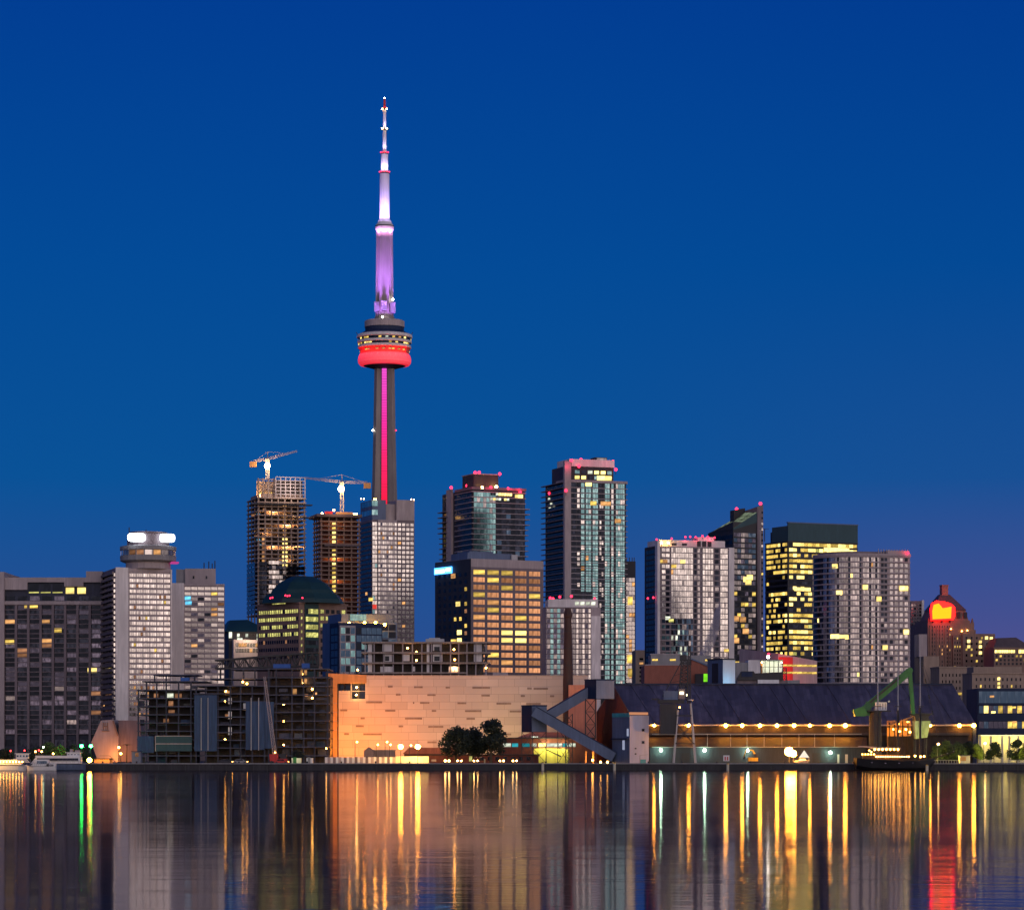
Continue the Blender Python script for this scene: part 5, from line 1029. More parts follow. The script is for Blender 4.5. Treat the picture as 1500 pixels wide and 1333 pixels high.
# ------------------------------------------------------------------ the sugar shed
def shed():
    Y0, YR, Y1 = 925, 950, 975
    O = Vector((ax(1180, Y0), Y0, GZ)); r = empty('sugar_shed', O, 'huge dark sloping roofed sugar shed with a row of orange eave lamps', 'warehouse')
    q = lambda px, py, Y: at(px, py, Y) - O
    ez, rz = q(0, 1061, Y0).z, q(0, 1002.5, YR).z; bz = 8.5
    pt = lambda px, Y, z_: (ax(px, Y) - O.x, Y - O.y, z_)
    eL, eR, rL, rR, bL, bR = pt(932, Y0, ez), pt(1430, Y0, ez), pt(899, YR, rz), pt(1395.5, YR, rz), pt(851, Y1, bz), pt(1352, Y1, bz)
    m = surf('dark_standing_seam_roof', (.092, .084, .115), rough=.45, var=.4, s=.06, scale=(1, .25, .25), spec=.5)
    nn, ll = m.node_tree.nodes, m.node_tree.links; pp = nn['Principled BSDF']; old = pp.inputs['Base Color'].links[0].from_socket
    tcn = nn.new('ShaderNodeTexCoord'); sxy = nn.new('ShaderNodeSeparateXYZ'); ll.new(tcn.outputs['Object'], sxy.inputs[0]); cxy = nn.new('ShaderNodeCombineXYZ'); ll.new(sxy.outputs[2], cxy.inputs[0]); ll.new(sxy.outputs[0], cxy.inputs[1])
    bk = nn.new('ShaderNodeTexBrick'); ll.new(cxy.outputs[0], bk.inputs['Vector']); bk.inputs['Scale'].default_value = 1; bk.inputs['Brick Width'].default_value = 3.6; bk.inputs['Row Height'].default_value = 1.1; bk.inputs['Mortar Size'].default_value = .04
    for k_, v_ in (('Color1', 1.25), ('Color2', .72), ('Mortar', .6)): bk.inputs[k_].default_value = (v_, v_, v_, 1)
    mu = nn.new('ShaderNodeMix'); mu.data_type = 'RGBA'; mu.blend_type = 'MULTIPLY'; mu.inputs[0].default_value = 1; ll.new(old, mu.inputs[6]); ll.new(bk.outputs[0], mu.inputs[7]); ll.new(mu.outputs[2], pp.inputs['Base Color'])
    dn = lambda p, d=.5: (p[0], p[1], p[2] - d)
    MB().loft([[eL, eR, rR, rL], [dn(eL), dn(eR), dn(rR), dn(rL)]]).build('roof_slope', m, r)
    MB().loft([[rL, rR, bR, bL], [dn(rL), dn(rR), dn(bR), dn(bL)]]).build('roof_slope', m, r)
    g = lambda p: (p[0], p[1], -.3)
    MB().add([g(eL), g(bL), dn(bL, .51), dn(rL, .51), dn(eL, .51), g((eL[0] + 1, eL[1], 0)), g((bL[0] + 1, bL[1], 0)), (bL[0] + 1, bL[1], bL[2] - .51), (rL[0] + 1, rL[1], rL[2] - .51), (eL[0] + 1, eL[1], eL[2] - .51)],
             [(0, 4, 3, 2, 1), (5, 6, 7, 8, 9), (0, 1, 6, 5), (1, 2, 7, 6), (2, 3, 8, 7), (3, 4, 9, 8), (4, 0, 5, 9)]).build('gable_wall', X['dbrick'], r)
    MB().add([g(eR), g(bR), dn(bR, .51), dn(rR, .51), dn(eR, .51), g((eR[0] - 1, eR[1], 0)), g((bR[0] - 1, bR[1], 0)), (bR[0] - 1, bR[1], bR[2] - .51), (rR[0] - 1, rR[1], rR[2] - .51), (eR[0] - 1, eR[1], eR[2] - .51)],
             [(0, 1, 2, 3, 4), (5, 9, 8, 7, 6), (0, 5, 6, 1), (1, 6, 7, 2), (2, 7, 8, 3), (3, 8, 9, 4), (4, 9, 5, 0)]).build('gable_wall', X['navy'], r)
    MB().box(eL[0] + 1, eR[0] - 1, .8, 1.4, -.3, ez - .6).build('wall', surf('stained_dark_cladding', (.022, .016, .017), var=.5, s=.5, scale=(1, 1, .3)), r)
    for px in (948, 975, 1036, 1075, 1112, 1150, 1172, 1235, 1290, 1345, 1385):
        a = Vector(pt(px - 24, YR, rz)); c = Vector(pt(px + 14, Y0, ez)); nrm = Vector((0, -1, .9)).normalized() * .12
        MB().bar(a + nrm, c + nrm, .35, .12).build('roof_seam', m, r)
    MB().bar(pt(899, YR, rz + .15), pt(1395, YR, rz + .15), .8, .4).build('ridge_cap', X['navy'], r)
    MB().bar((eL[0], -.1, ez - .2), (eR[0], -.1, ez - .2), .3, .4).build('gutter', X['slabw'], r)
    # conveyor ledge and lower lean-to
    zl = q(0, 1073, Y0).z; zm = q(0, 1095, 915).z
    MB().box(eL[0] + 4, eR[0] - 2, -.6, .8, zl - .8, zl).build('ledge', X['dark'], r)
    MB().box(ax(952, 915) - O.x, ax(1268, 915) - O.x, -10, .7, -.3, zm).build('lean_to', surf('teal_grey_render', (.03, .037, .058), var=.35, s=.4), r)
    MB().add([(ax(950, 915) - O.x, -10.6, zm), (ax(1270, 915) - O.x, -10.6, zm), (ax(1270, 925) - O.x, .7, zl - 1.2), (ax(950, 925) - O.x, .7, zl - 1.2), (ax(950, 915) - O.x, -10.6, zm + .2), (ax(1270, 915) - O.x, -10.6, zm + .2), (ax(1270, 925) - O.x, .7, zl - 1), (ax(950, 925) - O.x, .7, zl - 1)],
             [(0, 3, 2, 1), (4, 5, 6, 7), (0, 1, 5, 4), (1, 2, 6, 5), (2, 3, 7, 6), (3, 0, 4, 7)]).build('lean_to_roof', surf('rusty_sheet_roof', (.035, .027, .028), var=.5, s=.3), r)
    for px in (1036, 1070, 1094, 1119, 1145, 1170, 1193, 1222): MB().bar((ax(px, 915) - O.x, -10.7, zm + .3), (ax(px, 915) - O.x, -10.7, q(0, 1075, 915).z), .12).build('rail_post', X['steel'], r)
    for py in (1075, 1094): MB().bar((ax(955, 915) - O.x, -10.75, q(0, py, 915).z), (ax(1262, 915) - O.x, -10.75, q(0, py, 915).z), .16).build('rail', X['steel'], r)
    for px, p_ in ((958, .3), (1009, 1), (1063, 1), (1087, .9), (1113, 1), (1138, 1), (1163, 1), (1186, .5), (1215, .9), (1238, 1.3), (1362, .3), (1405, 1), (1426, 1.3)):
        c = Vector((ax(px, Y0) - O.x, -.45, q(0, 1062.5, Y0).z)); o = MB().ball((0, 0, 0), .36 + .2 * p_, 0).box(-.3, .3, -.1, .5, .4, .55, 1).build('eave_lamp', [X['b_sod'], X['char']], r); o.location = c
        plight(c + Vector((0, -.9, -.3)), 900 * p_, (1, .38, .04), .3, r)
    for px, py, k, e, col in ((968, 1098.5, 'b_merc', 420, (.45, 1, .75)), (1032, 1098.5, 'b_merc', 420, (.45, 1, .75)), (1095, 1098.5, 'b_merc', 380, (.5, 1, .6)), (1216, 1102, 'b_merc', 500, (.3, 1, .5))):
        c = Vector((ax(px, 914) - O.x, -11.6, q(0, py, 914).z)); o = MB().ball((0, 0, 0), .42, 0).box(-.25, .25, .2, 1.5, .35, .5, 1).build('wall_lamp', [X[k], X['char']], r); o.location = c
        plight(c + Vector((0, -1.0, 0)), e, col, .3, r)
    for px, w_, h in ((1004, 2.4, 3.2), (1104, 1.2, 2.2), (1196, 2.6, 3.2), (1228, .6, 2.8), (1240, .8, 2.8)): 
        x = ax(px, 915) - O.x; MB().box(x - w_ / 2, x + w_ / 2, -10.1, -10, 0, h).build('door', X['char'] if px < 1200 else X['slabw'], r)
    # bright twin floodlight on a pole before the wall
shed()

b = Bl('control_house', 'narrow blue and lilac loading tower with an orange lit roof band on the quay', 'industrial building', 897, 922.5, 950.5, 1047.5, 893, 33)
b.body(surf('lilac_render', (.50, .47, .58), var=.12)); b.part(MB().box(-.06, 0, .05, b.M - .05, 0, b.H - .1), 'side_cladding', X['bluem'])
b.part(MB().box(-.1, b.L, -.1, b.M, b.H, b.H + .15), 'roof', X['navy']); b.part(MB().box(.15, b.L - .15, .2, .5, b.H + .15, b.H + .95), 'roof_band', glow('orange_lit_band', (1, .42, .22), .55)); b.part(MB().box(-.25, -.1, .1, b.M - .2, b.H - .5, b.H + .7), 'roof_band', X['teal_panel'])  # orange band glows by itself in place of light falling on it
for py in (1067, 1085): b.part(MB().box(b.fx(940), b.fx(944), -.05, 0, b.z(py + 4), b.z(py), 0).box(b.fx(941), b.fx(943), -.07, -.05, b.z(py + 3.3), b.z(py + .7), 1), 'window', [X['dark'], X['g_dim']])
for px, py in ((931, 1095), (931, 1103)): b.part(MB().box(b.fx(px) - .3, b.fx(px) + .3, -.05, 0, b.z(py + 2), b.z(py)), 'vent', X['dark'])
b.part(MB().box(b.fx(938), b.fx(946), -.06, 0, 0, b.z(1112)), 'door', X['teal_panel']); b.part(MB().bar((b.fx(937), -.15, 0), (b.fx(937), -.15, b.z(1106)), .12).bar((b.fx(937), -.15, b.z(1106)), (b.fx(949), -.15, b.z(1105)), .12), 'pipe', X['steel'])
b.part(MB().box(-.15, -.06, b.M * .28, b.M * .40, b.z(1098), b.z(1084)).box(-.15, -.06, b.M * .05, b.M * .15, b.z(1078), b.z(1067)), 'window', glow('pale_stair_window', (.6, .65, .9), .5))
b.part(MB().box(-.9, -.06, .3, b.M * .95, b.z(1083), b.z(1081)), 'canopy', X['navy'])

# ------------------------------------------------------------------ buildings above the shed roof
b = Bl('refinery_building', 'red brick refinery hall with a sloping gable and a pale rooftop storey', 'industrial building', 944, 944, 1046, 974, 1120, 0, 30)
br_ = X['brick']
b.part(MB().box(0, b.fx(1013), 0, 30, -.5, b.z(974)), 'walls', br_); b.part(MB().slab([(b.fx(1013), -.5), (b.fx(1046), -.5), (b.fx(1046), b.z(979)), (b.fx(1013), b.z(965))], .5, 30), 'gable', br_)
b.part(MB().bar((b.fx(1012), 10, b.z(964.5)), (b.fx(1047), 10, b.z(979)), 20, .5), 'roof', X['bluem'])
b.part(MB().box(b.fx(954), b.fx(997), 3, 25, b.z(974), b.z(957.5)).box(b.fx(997), b.fx(1043), 6, 25, b.z(974), b.z(959)), 'upper_storey', X['grey']); b.part(MB().box(b.fx(953), b.fx(998), 2.8, 3, b.z(958.5), b.z(957)).box(b.fx(945), b.fx(997), -.2, 0, b.z(974.5), b.z(973)), 'coping', X['slabw'])
for px, w_ in ((956.5, 1.0), (961, 1.0), (985, 2.2), (1036, 1.4)): b.win(b.fx(px) + .3, 2.95 if px < 1000 else 5.95, b.z(966), 0, w_, .7, 'y')
b.part(MB().box(b.fx(1018), b.fx(1048), -2.5, 0, b.z(1002), b.z(987)), 'annex', X['dark']); b.part(MB().box(b.fx(1030), b.fx(1048.5), -2.8, -2.5, b.z(998.5), b.z(987)), 'lit_screen', X['sign_g'])
b.finish()
b = Bl('silo_tower', 'white and blue clad silo block between brick gable and glass lit room', 'industrial building', 1047, 1059, 1077, 966, 1095, 30, 10)
b.body(X['whitep']); b.part(MB().box(-.1, 0, 0, b.M, -.5, b.H), 'side_cladding', X['bluem']); b.part(MB().box(-.2, -.1, b.M * .3, b.M * .7, b.z(1000), b.z(971)), 'louvre', X['char']); b.part(MB().box(-.4, b.L, -.3, b.M, b.H, b.H + .5), 'roof', X['char'])
b.plight(1072, 999, -4, 500, (.15, .6, 1))
b = Bl('refinery_building', 'white roof level block with a brightly lit glass room and a white lamp on top', 'industrial building', 1078, 1078, 1147, 967, 1110, 0, 16)
b.pbox('walls', X['grey'], 1078, 1096, 970, None, 1, 16); b.pbox('walls', X['white'], 1096, 1114, 966.5, None, .5, 16)
b.pbox('back_wall', X['whitep'], 1114, 1147, 967, None, 9, 16); b.pbox('roof', X['grey'], 1113.5, 1147.5, 966, 967.2, 0, 16)
b.pbox('floor_slab', X['grey'], 1114, 1147, 987, 989, .2, 9)
for px in lin(1114.5, 1146.5, 6): b.part(MB().box(b.fx(px) - .12, b.fx(px) + .12, .2, .5, b.z(987), b.z(967)), 'mullion', X['char'])
b.part(MB().box(b.fx(1114), b.fx(1147), .25, .45, b.z(977), b.z(976.3)), 'mullion', X['char'])
b.part(MB().box(b.fx(1114), b.fx(1118), 3, 3.4, b.z(987), b.z(969)), 'interior_panel', X['orangep'])
for px in (1122, 1132, 1142): b.plight(px, 972, 5, 330, (.9, 1, .66), .6)
b.beacons([(1116, 970, 2), (1145, 970, 2)], 'b_warm', .25, 'room_lamp'); b.beacons([(1125, 961.5, 4)], 'b_white', .55, 'roof_lamp'); b.beacons([(1126, 957.5, 4)], 'b_red', .5, 'beacon'); b.plight(1125, 962, 1.5, 900, (1, .8, .8))
b = Bl('loader', 'dark boom like loading machine parked on the roof above the shed ridge', 'machine', 1080, 1080, 1153, 985, 1060, 0, 6)
b.part(MB().slab([(b.fx(1080), b.z(993)), (b.fx(1086), b.z(983)), (b.fx(1104), b.z(983)), (b.fx(1106), b.z(986)), (b.fx(1147), b.z(984)), (b.fx(1147), b.z(996)), (b.fx(1080), b.z(996))], 0, 4), 'body', X['char']); b.part(MB().box(b.fx(1086), b.fx(1102), -.2, 0, b.z(991), b.z(984)), 'panel', X['navy'])
b.part(MB().box(0, b.L, 1, 5, -.5, b.z(996)), 'plinth', X['mauve']); b.part(MB().box(b.fx(1110), b.fx(1141), -.4, .9, b.z(1003), b.z(995.5)), 'white_tank', X['whitep'])
b.part(MB().truss((b.fx(1150), 2, b.z(1003)), (b.fx(1150), 2, b.z(978)), 1.6, 1.2, .2, 6), 'mast', X['char']); b.part(MB().box(b.fx(1154), b.fx(1172), 1, 4, b.z(1003), b.z(996)), 'white_tank', X['grey'])
# steam
m = bpy.data.materials.new('steam'); m.use_nodes = True; n, l = m.node_tree.nodes, m.node_tree.links; n.clear()
ou = n.new('ShaderNodeOutputMaterial'); pv = n.new('ShaderNodeVolumePrincipled'); l.new(pv.outputs[0], ou.inputs['Volume']); pv.inputs['Color'].default_value = (.95, .88, .98, 1)
f = noise_fac(n, l, (1, 1, .35), .22, 4, .36, .72); k = setv(n, 'ShaderNodeMath', operation='MULTIPLY', i1=1.2); l.new(f, k.inputs[0]); l.new(k.outputs[0], pv.inputs['Density'])
prof = [(1030, 962, 9.5), (1036, 950, 8.5), (1041, 938, 8.0), (1046, 922, 7.5), (1050, 905, 6), (1053, 888, 3.5), (1055, 878, 1)]
rings = []
for px, py, h in prof:
    c = at(px, py, 1130); rr = wm(h, 1130)
    rings.append([(c.x + rr * math.cos(2 * math.pi * i / 12), 1130 + rr * math.sin(2 * math.pi * i / 12), c.z) for i in range(12)])
o = MB((ax(1036, 1130), 1130, rings[0][0][2])).loft(rings).build('steam', m); tag(o, 'pale lilac steam plume drifting up in front of the white fronted apartment tower', 'steam', kind='stuff')
# ------------------------------------------------------------------ harbour cranes
def harbour_crane():
    Y = 893; O = at(998, 1117, Y); O.z = GZ
    r = empty('harbour_crane', O, 'dark old portal harbour crane with upright lattice jib before the shed', 'crane'); q = lambda px, py, y=0: at(px, py, Y) + Vector((0, y, 0)) - O
    for a, c in (((993, 1040), (987, 1117)), ((1012, 1030), (1019, 1117))):
        for y in (-2, 4): MB().bar(q(*a, y * .6), q(*c, y), .38).build('leg', X['steel'], r)
    mb = MB()
    for y in (-2, 4): mb.bar(q(989, 1089, y), q(1017.5, 1089, y), .3).bar(q(991, 1060, y * .8), q(1016, 1089, y), .16).bar(q(1014, 1060, y * .8), q(989, 1089, y), .16).bar(q(991, 1048, y * .7), q(1014, 1048, y * .7), .3)
    mb.build('portal_bracing', X['char'], r)
    MB().box(q(964, 0).x, q(1002, 0).x, -1.5, 3.5, q(0, 1030).z, q(0, 1025).z).box(q(967, 0).x, q(991, 0).x, -1, 3, q(0, 1075).z, q(0, 1031).z).box(q(955, 0).x, q(966, 0).x, -.5, 2, q(0, 1024.5).z, q(0, 1023).z).build('machinery_deck', X['char'], r)
    MB().box(q(972, 0).x, q(993, 0).x, -1.2, 3, q(0, 1024.8).z, q(0, 1012).z).build('engine_house', X['bluem'], r)
    MB().box(q(993.5, 0).x, q(1003, 0).x, -1.4, 2, q(0, 1024).z, q(0, 1009).z).build('cab', X['mauve'], r); cb = [o for o in r.children if o.name.startswith('cab')][0]
    c = q(998, 1015, -1.8); MB().box(c.x - .55, c.x + .6, c.y, c.y + .3, c.z - .4, c.z + .4).build('cab_window', X['b_warm2'], cb); c = q(1005.5, 1018, -1.8); MB().box(c.x - .15, c.x + .15, c.y, c.y + .2, c.z - .3, c.z + .3).build('cab_window', X['b_warm2'], cb)
    MB().truss(q(1001, 1025, 1), q(1003, 966, 1), 2.5, 1.8, .3, 12).truss(q(1009.5, 1030, 1), q(1010, 946, 1), .9, .6, .22, 18).build('jib', X['char'], r)
    MB().bar(q(1000, 966, 1), q(971, 1020, 1), .26).bar(q(1003, 964, 1), q(996, 1000, 1), .16).bar(q(996, 1000, 1), q(985, 1020, 1), .14).bar(q(987, 990, 1), q(1000, 985, 1), .12).bar(q(982, 1000, 1), q(1000, 996, 1), .12).build('stay', X['char'], r)
    MB().box(q(996, 0).x, q(1006, 0).x, .2, 1.8, q(0, 968).z, q(0, 959).z).build('jib_head', X['char'], r)
    MB().lathe([(.9, 0), (.9, .35)], 14).build('rope_drum', X['steel'], r).location = q(1011, 1026, -1)
    c = q(995, 1036, -1.8); MB().ball(c, .22).build('lamp', X['b_small'], r)
X['b_warm2'] = glow('lit_cab_window', (1, .85, .5), 4.0, 'AUTO')
harbour_crane()
def unloader():
    Y = 897; O = at(1283, 1117, Y); O.z = GZ
    r = empty('unloading_crane', O, 'bright green knuckle boom unloading crane with blocky counterweight on a dark pedestal', 'crane'); q = lambda px, py, y=0: at(px, py, Y) + Vector((0, y, 0)) - O
    MB().bar(q(1263, 1041), q(1332, 983), 1.7, 2.1).build('main_boom', X['green'], r)
    MB().bar(q(1274, 1029, -1), q(1318, 992, -1), .35, .5).build('boom_ram', X['dark'], r)
    MB().bar(q(1332.5, 980), q(1337.5, 1046), 1.1, 1.3).build('stick', X['green'], r); MB().tube(q(1332.5, 982, -1), q(1332.5, 982, 1), .9, n=12).build('boom_pin', X['green'], r)
    MB().slab([(q(x, y).x, q(x, y).z) for x, y in ((1249, 1039), (1262, 1035), (1267, 1037), (1270, 1047), (1266, 1049), (1252, 1049))], -1.8, 1.8).build('counterweight', X['green'], r)
    MB().bar(q(1273, 1028), q(1270, 1048), 1.9, .8).build('boom_heel', X['green'], r)
    MB().tube(q(1282, 1117), q(1282, 1041), 2.0, 1.7, 14).build('pedestal', X['char'], r)
    MB().box(q(1270, 0).x, q(1304, 0).x, -2.5, 2.5, q(0, 1042).z, q(0, 1040.4).z).build('platform', X['char'], r)
    MB().box(q(1281, 0).x, q(1298, 0).x, -1.8, 1.6, q(0, 1040.3).z, q(0, 1028.5).z).build('cab', X['whitep'], r); cw_ = [o for o in r.children if o.name.startswith('cab')][0]
    for px in (1284, 1288, 1292, 1296): MB().box(q(px, 0).x - .12, q(px, 0).x + .12, -1.86, -1.8, q(0, 1039).z, q(0, 1030).z).build('cab_mullion', X['grey'], cw_)
    MB().tube(q(1301, 1028, 0), q(1303, 1026, 0), .25).build('lamp', X['whitep'], r)
    # hopper under the stick
    O2 = at(1350, 1117, 899); O2.z = GZ; h = empty('hopper', O2, 'pale green tapered loading hopper on legs under a wide dark tray', 'hopper'); k = lambda px, py: (at(px, py, 899) - O2)
    MB().loft([[(k(1340, 0).x, -2, k(0, 1082).z), (k(1357, 0).x, -2, k(0, 1080).z), (k(1357, 0).x, 2, k(0, 1080).z), (k(1340, 0).x, 2, k(0, 1082).z)], [(k(1338, 0).x, -2.4, k(0, 1056).z), (k(1362, 0).x, -2.4, k(0, 1056).z), (k(1362, 0).x, 2.4, k(0, 1056).z), (k(1338, 0).x, 2.4, k(0, 1056).z)]]).build('bin', surf('pale_green_paint', (.22, .30, .25), var=.4, s=.8), h)
    MB().slab([(k(1331, 0).x, k(0, 1045.8).z), (k(1348, 0).x, k(0, 1044).z), (k(1364, 0).x, k(0, 1045.5).z), (k(1358, 0).x, k(0, 1050).z), (k(1361, 0).x, k(0, 1056).z), (k(1340, 0).x, k(0, 1056).z), (k(1338, 0).x, k(0, 1049).z)], -2.5, 2.5).build('tray', X['char'], h)
    for px in (1340, 1356): 
        for y in (-1.8, 1.8): MB().bar((k(px, 0).x, y, 0), (k(px, 0).x, y, k(0, 1081).z), .25).build('leg', X['char'], h)
    # lit loading house behind
    b = Bl('loading_house', 'open framed loading house glowing orange inside, behind the green crane', 'industrial building', 1302, 1302, 1338, 1053, 908, 0, 6)
    MB()
    b.part(MB().slab([(b.fx(1302), b.z(1063)), (b.fx(1310), b.z(1061)), (b.fx(1324), b.z(1055)), (b.fx(1338), b.z(1050)), (b.fx(1338), b.z(1049)), (b.fx(1323), b.z(1053.5)), (b.fx(1309), b.z(1059.5)), (b.fx(1302), b.z(1061.5))], -.5, 6), 'roof', X['orangep'])
    b.part(MB().box(b.fx(1303), b.fx(1338), 5.5, 6, -.3, b.z(1055)), 'back_wall', X['orangep']); b.pbox('floor_slab', X['wood'], 1302, 1338, 1063.5, 1065, -.5, 6); b.pbox('lower_wall', X['wood'], 1303, 1338, 1078, None, 0, 5)  # orange glow of the interior also put into roof and wall colour
    for px in (1303, 1310, 1316, 1322, 1330, 1337): b.part(MB().box(b.fx(px) - .15, b.fx(px) + .15, -.3, 0, 0, b.z(1058 if px < 1322 else 1053)), 'column', X['wood'])
    for px, py in ((1309, 1068), (1318, 1071), (1327, 1068), (1333, 1072), (1316, 1060), (1330, 1057)): b.beacons([(px, py, 2)], 'b_small', .3, 'lamp'); b.plight(px, py, 1.2, 700, (1, .5, .08), .3)
unloader()

# ------------------------------------------------------------------ boats
def ship():
    Y = 868; O = at(1320, 1128, Y); O.z = 0
    r = empty('tall_ship', O, 'black hulled three masted schooner strung with warm lights, moored before the shed', 'ship'); q = lambda px, py, y=0: at(px, py, Y) + Vector((0, y, 0)) - O
    st = [(1250, 1111, .3, 1117), (1254, 1110.5, 2.4, 1126), (1275, 1112.5, 3.0, 1128), (1310, 1114, 3.2, 1128), (1340, 1114, 2.8, 1128), (1358, 1112.5, 1.8, 1127), (1368, 1110, .25, 1118)]
    rings = []
    for px, t, hw, bt in st:
        x = q(px, 0).x; zt, zb = q(0, t).z, min(q(0, bt).z, q(0, bt).z) - (.5 if bt > 1126 else 0)
        rings.append([(x, -hw, zt), (x, -hw * .85, zb + (zt - zb) * .35), (x, -hw * .3, zb), (x, hw * .3, zb), (x, hw * .85, zb + (zt - zb) * .35), (x, hw, zt)])
    MB().loft(rings).build('hull', X['hull'], r)
    mb = MB()
    for (a, t0, w0, _), (c, t1, w1, _) in zip(st, st[1:]):
        for s in (-1, 1): mb.bar((q(a, 0).x, s * w0, q(0, t0).z + .1), (q(c, 0).x, s * w1, q(0, t1).z + .1), .16)
    mb.build('gunwale', X['wood'], r)
    MB().bar(q(1364, 1111.5), q(1398, 1101), .35, .35).build('bowsprit', X['wood'], r)
    mb = MB()
    for px in (1379, 1388, 1397): mb.ball(q(px, 1106 - (px - 1379) * .3), .22)
    mb.build('furled_headsail', X['slabw'], r)
    MB().box(q(1264, 0).x, q(1316, 0).x, -2, 2, q(0, 1113).z, q(0, 1105).z).build('deck_house', X['wood'], r); MB().box(q(1276, 0).x, q(1318, 0).x, -2.2, 2.2, q(0, 1096).z - .1, q(0, 1095).z).build('awning', X['slabw'], r)
    for px in (1278, 1288, 1298, 1308, 1316): MB().bar(q(px, 1105, -2), q(px, 1096, -2), .12).build('awning_post', X['wood'], r)
    MB().bar(q(1257, 1093, 0), q(1315, 1096, 0), .3).build('boom', X['slabw'], r)
    for px, t in ((1286, 962), (1315.5, 950), (1348, 930)):
        m_ = MB().tube(q(px, 1114), q(px, 1040 if px < 1340 else 1036), .34, .28, 8); m_.build('lower_mast', X['char'], r)
        MB().tube(q(px, 1040 if px < 1340 else 1036), q(px - .3, t), .22, .08, 8).build('topmast', X['steel'], r)
        MB().box(q(px, 0).x - 1.0, q(px, 0).x + 1.0, -.5, .5, q(0, 1035).z, q(0, 1034).z).build('crosstree', X['char'], r)
        for dx in (-9, -5, 5, 9):
            MB().bar(q(px + dx, 1112, -2.4), q(px, 1036, 0), .07).build('shroud', X['char'], r)
    MB().bar(q(1332, 1046), q(1362, 1047.5), .25).build('yard', X['wood'], r)
    mb = MB()
    for k in range(14):
        u = k / 14; a = q(1348 + 24 * u + 2, 970 + 110 * u); mb.bar(a, q(1348 + 24 * (u + .06) + 2, 970 + 110 * (u + .06)), .32 if k % 3 == 0 else .12)
    mb.build('signal_flags', X['char'], r)
    for a, c in (((1398, 1101), (1348, 1036)), ((1398, 1101), (1348, 960)), ((1348, 1000), (1315, 1036)), ((1252, 1111), (1286, 1036))): MB().bar(q(*a), q(*c), .07).build('rigging', X['char'], r)
    n = 0
    for px, py in [(x, 1097.5) for x in lin(1280, 1314, 7)] + [(x, 1104.5) for x in lin(1262, 1279, 5)] + [(x, 1108) for x in lin(1282, 1330, 15)] + [(1339, 1107), (1347, 1108), (1352, 1107.5), (1275, 1101), (1272, 1099)]:
        MB().ball(q(px, py, -2.3), .26 if py < 1099 or px > 1335 else .17, n=6).build('string_light', X['b_small'], r); n += 1
    for px in (1285, 1300, 1325, 1340): plight(q(px, 1103, -3), 260, (1, .55, .2), .3, r)
    for px, py in ((1275, 1116), (1295, 1117), (1315, 1117), (1335, 1116.5)): MB().box(q(px, 0).x - .25, q(px, 0).x + .25, -3.35, -3.0, q(0, py + 1).z, q(0, py).z).build('porthole', X['g_dim'], r)
ship()
def boat(name, label, cat, p0, p1, wl, Y, hull, sheer, decks, bow=-1, wheel=None, extra=()):
    O = at((p0 + p1) / 2, wl, Y); O.z = 0; r = empty(name, O, label, cat, 'boats moored in the harbour'); q = lambda px, py, y=0: at(px, py, Y) + Vector((0, y, 0)) - O
    L_ = q(p1, 0).x - q(p0, 0).x; zt = q(0, sheer).z; rings = []; B = min(4.2, L_ * .17)
    for u, w_, up, rk in ((0, .06, 1.18, 0), (.08, .55, 1.1, 0), (.25, .95, 1.0, 0), (.6, 1, .95, 0), (1, .9, .95, 0)):
        uu = u if bow < 0 else 1 - u; x = q(p0, 0).x + L_ * uu; xb = x + (-bow) * (L_ * .10 * max(0, .3 - u))
        rings.append([(x, -B * w_, zt * up), (xb, -B * w_ * .8, .2), (xb, -B * w_ * .4, -.5), (xb, B * w_ * .4, -.5), (xb, B * w_ * .8, .2), (x, B * w_, zt * up)])
    if bow > 0: rings = rings[::-1]
    MB().loft(rings).build('hull', hull, r)
    mb = MB().box(q(p0, 0).x + L_ * .1, q(p1, 0).x - L_ * .06, -B * .98, B * .98, zt * .96, zt * 1.02); mb.build('rubbing_strake', X['char'], r)
    for a, c, t, bt, band in decks:
        x0, x1, z0, z1 = q(a, 0).x, q(c, 0).x, q(0, bt).z, q(0, t).z; sl = min(1.5, (z1 - z0))
        MB().slab([(x0, z0), (x1, z0), (x1 - (0 if bow < 0 else sl), z1), (x0 + (sl if bow < 0 else 0), z1)], -B * .82, B * .82).build('deck_house', X['whitep'], r); dk = [o for o in r.children if o.name.startswith('deck_house')][-1]
        if band: MB().box(x0 + sl + .3, x1 - .5, -B * .82 - .05, B * .82 + .05, z0 + (z1 - z0) * .35, z0 + (z1 - z0) * .78).build('window_band', band, dk)
    if wheel:
        a, c, t, bt = wheel; MB().box(q(a, 0).x, q(c, 0).x, -B * .5, B * .5, q(0, bt).z, q(0, t).z).build('wheelhouse', X['whitep'], r); wh = [o for o in r.children if o.name.startswith('wheelhouse')][0]; n = 4; w_ = (q(c, 0).x - q(a, 0).x) / n
        for i in range(n): MB().box(q(a, 0).x + w_ * (i + .18), q(a, 0).x + w_ * (i + .82), -B * .5 - .05, -B * .5, q(0, bt).z + .5, q(0, t).z - .35).build('window', X['g_blue'], wh)
        MB().box(q(a, 0).x - .4, q(c, 0).x + .4, -B * .6, B * .6, q(0, t).z, q(0, t).z + .2).build('roof', X['whitep'], wh)
    for px, py, k, rad in extra: MB().ball(q(px, py, -B * 1.02), rad, n=6).build('lamp', X[k], r)
    mb = MB()
    for i in range(12): x = q(p0, 0).x + L_ * (.15 + .07 * i); mb.bar((x, -B * .95, zt), (x, -B * .95, zt + 1), .06)
    mb.bar((q(p0, 0).x + L_ * .15, -B * .95, zt + 1), (q(p0, 0).x + L_ * .92, -B * .95, zt + 1), .06); mb.build('railing', X['steel'], r)
    return r, q
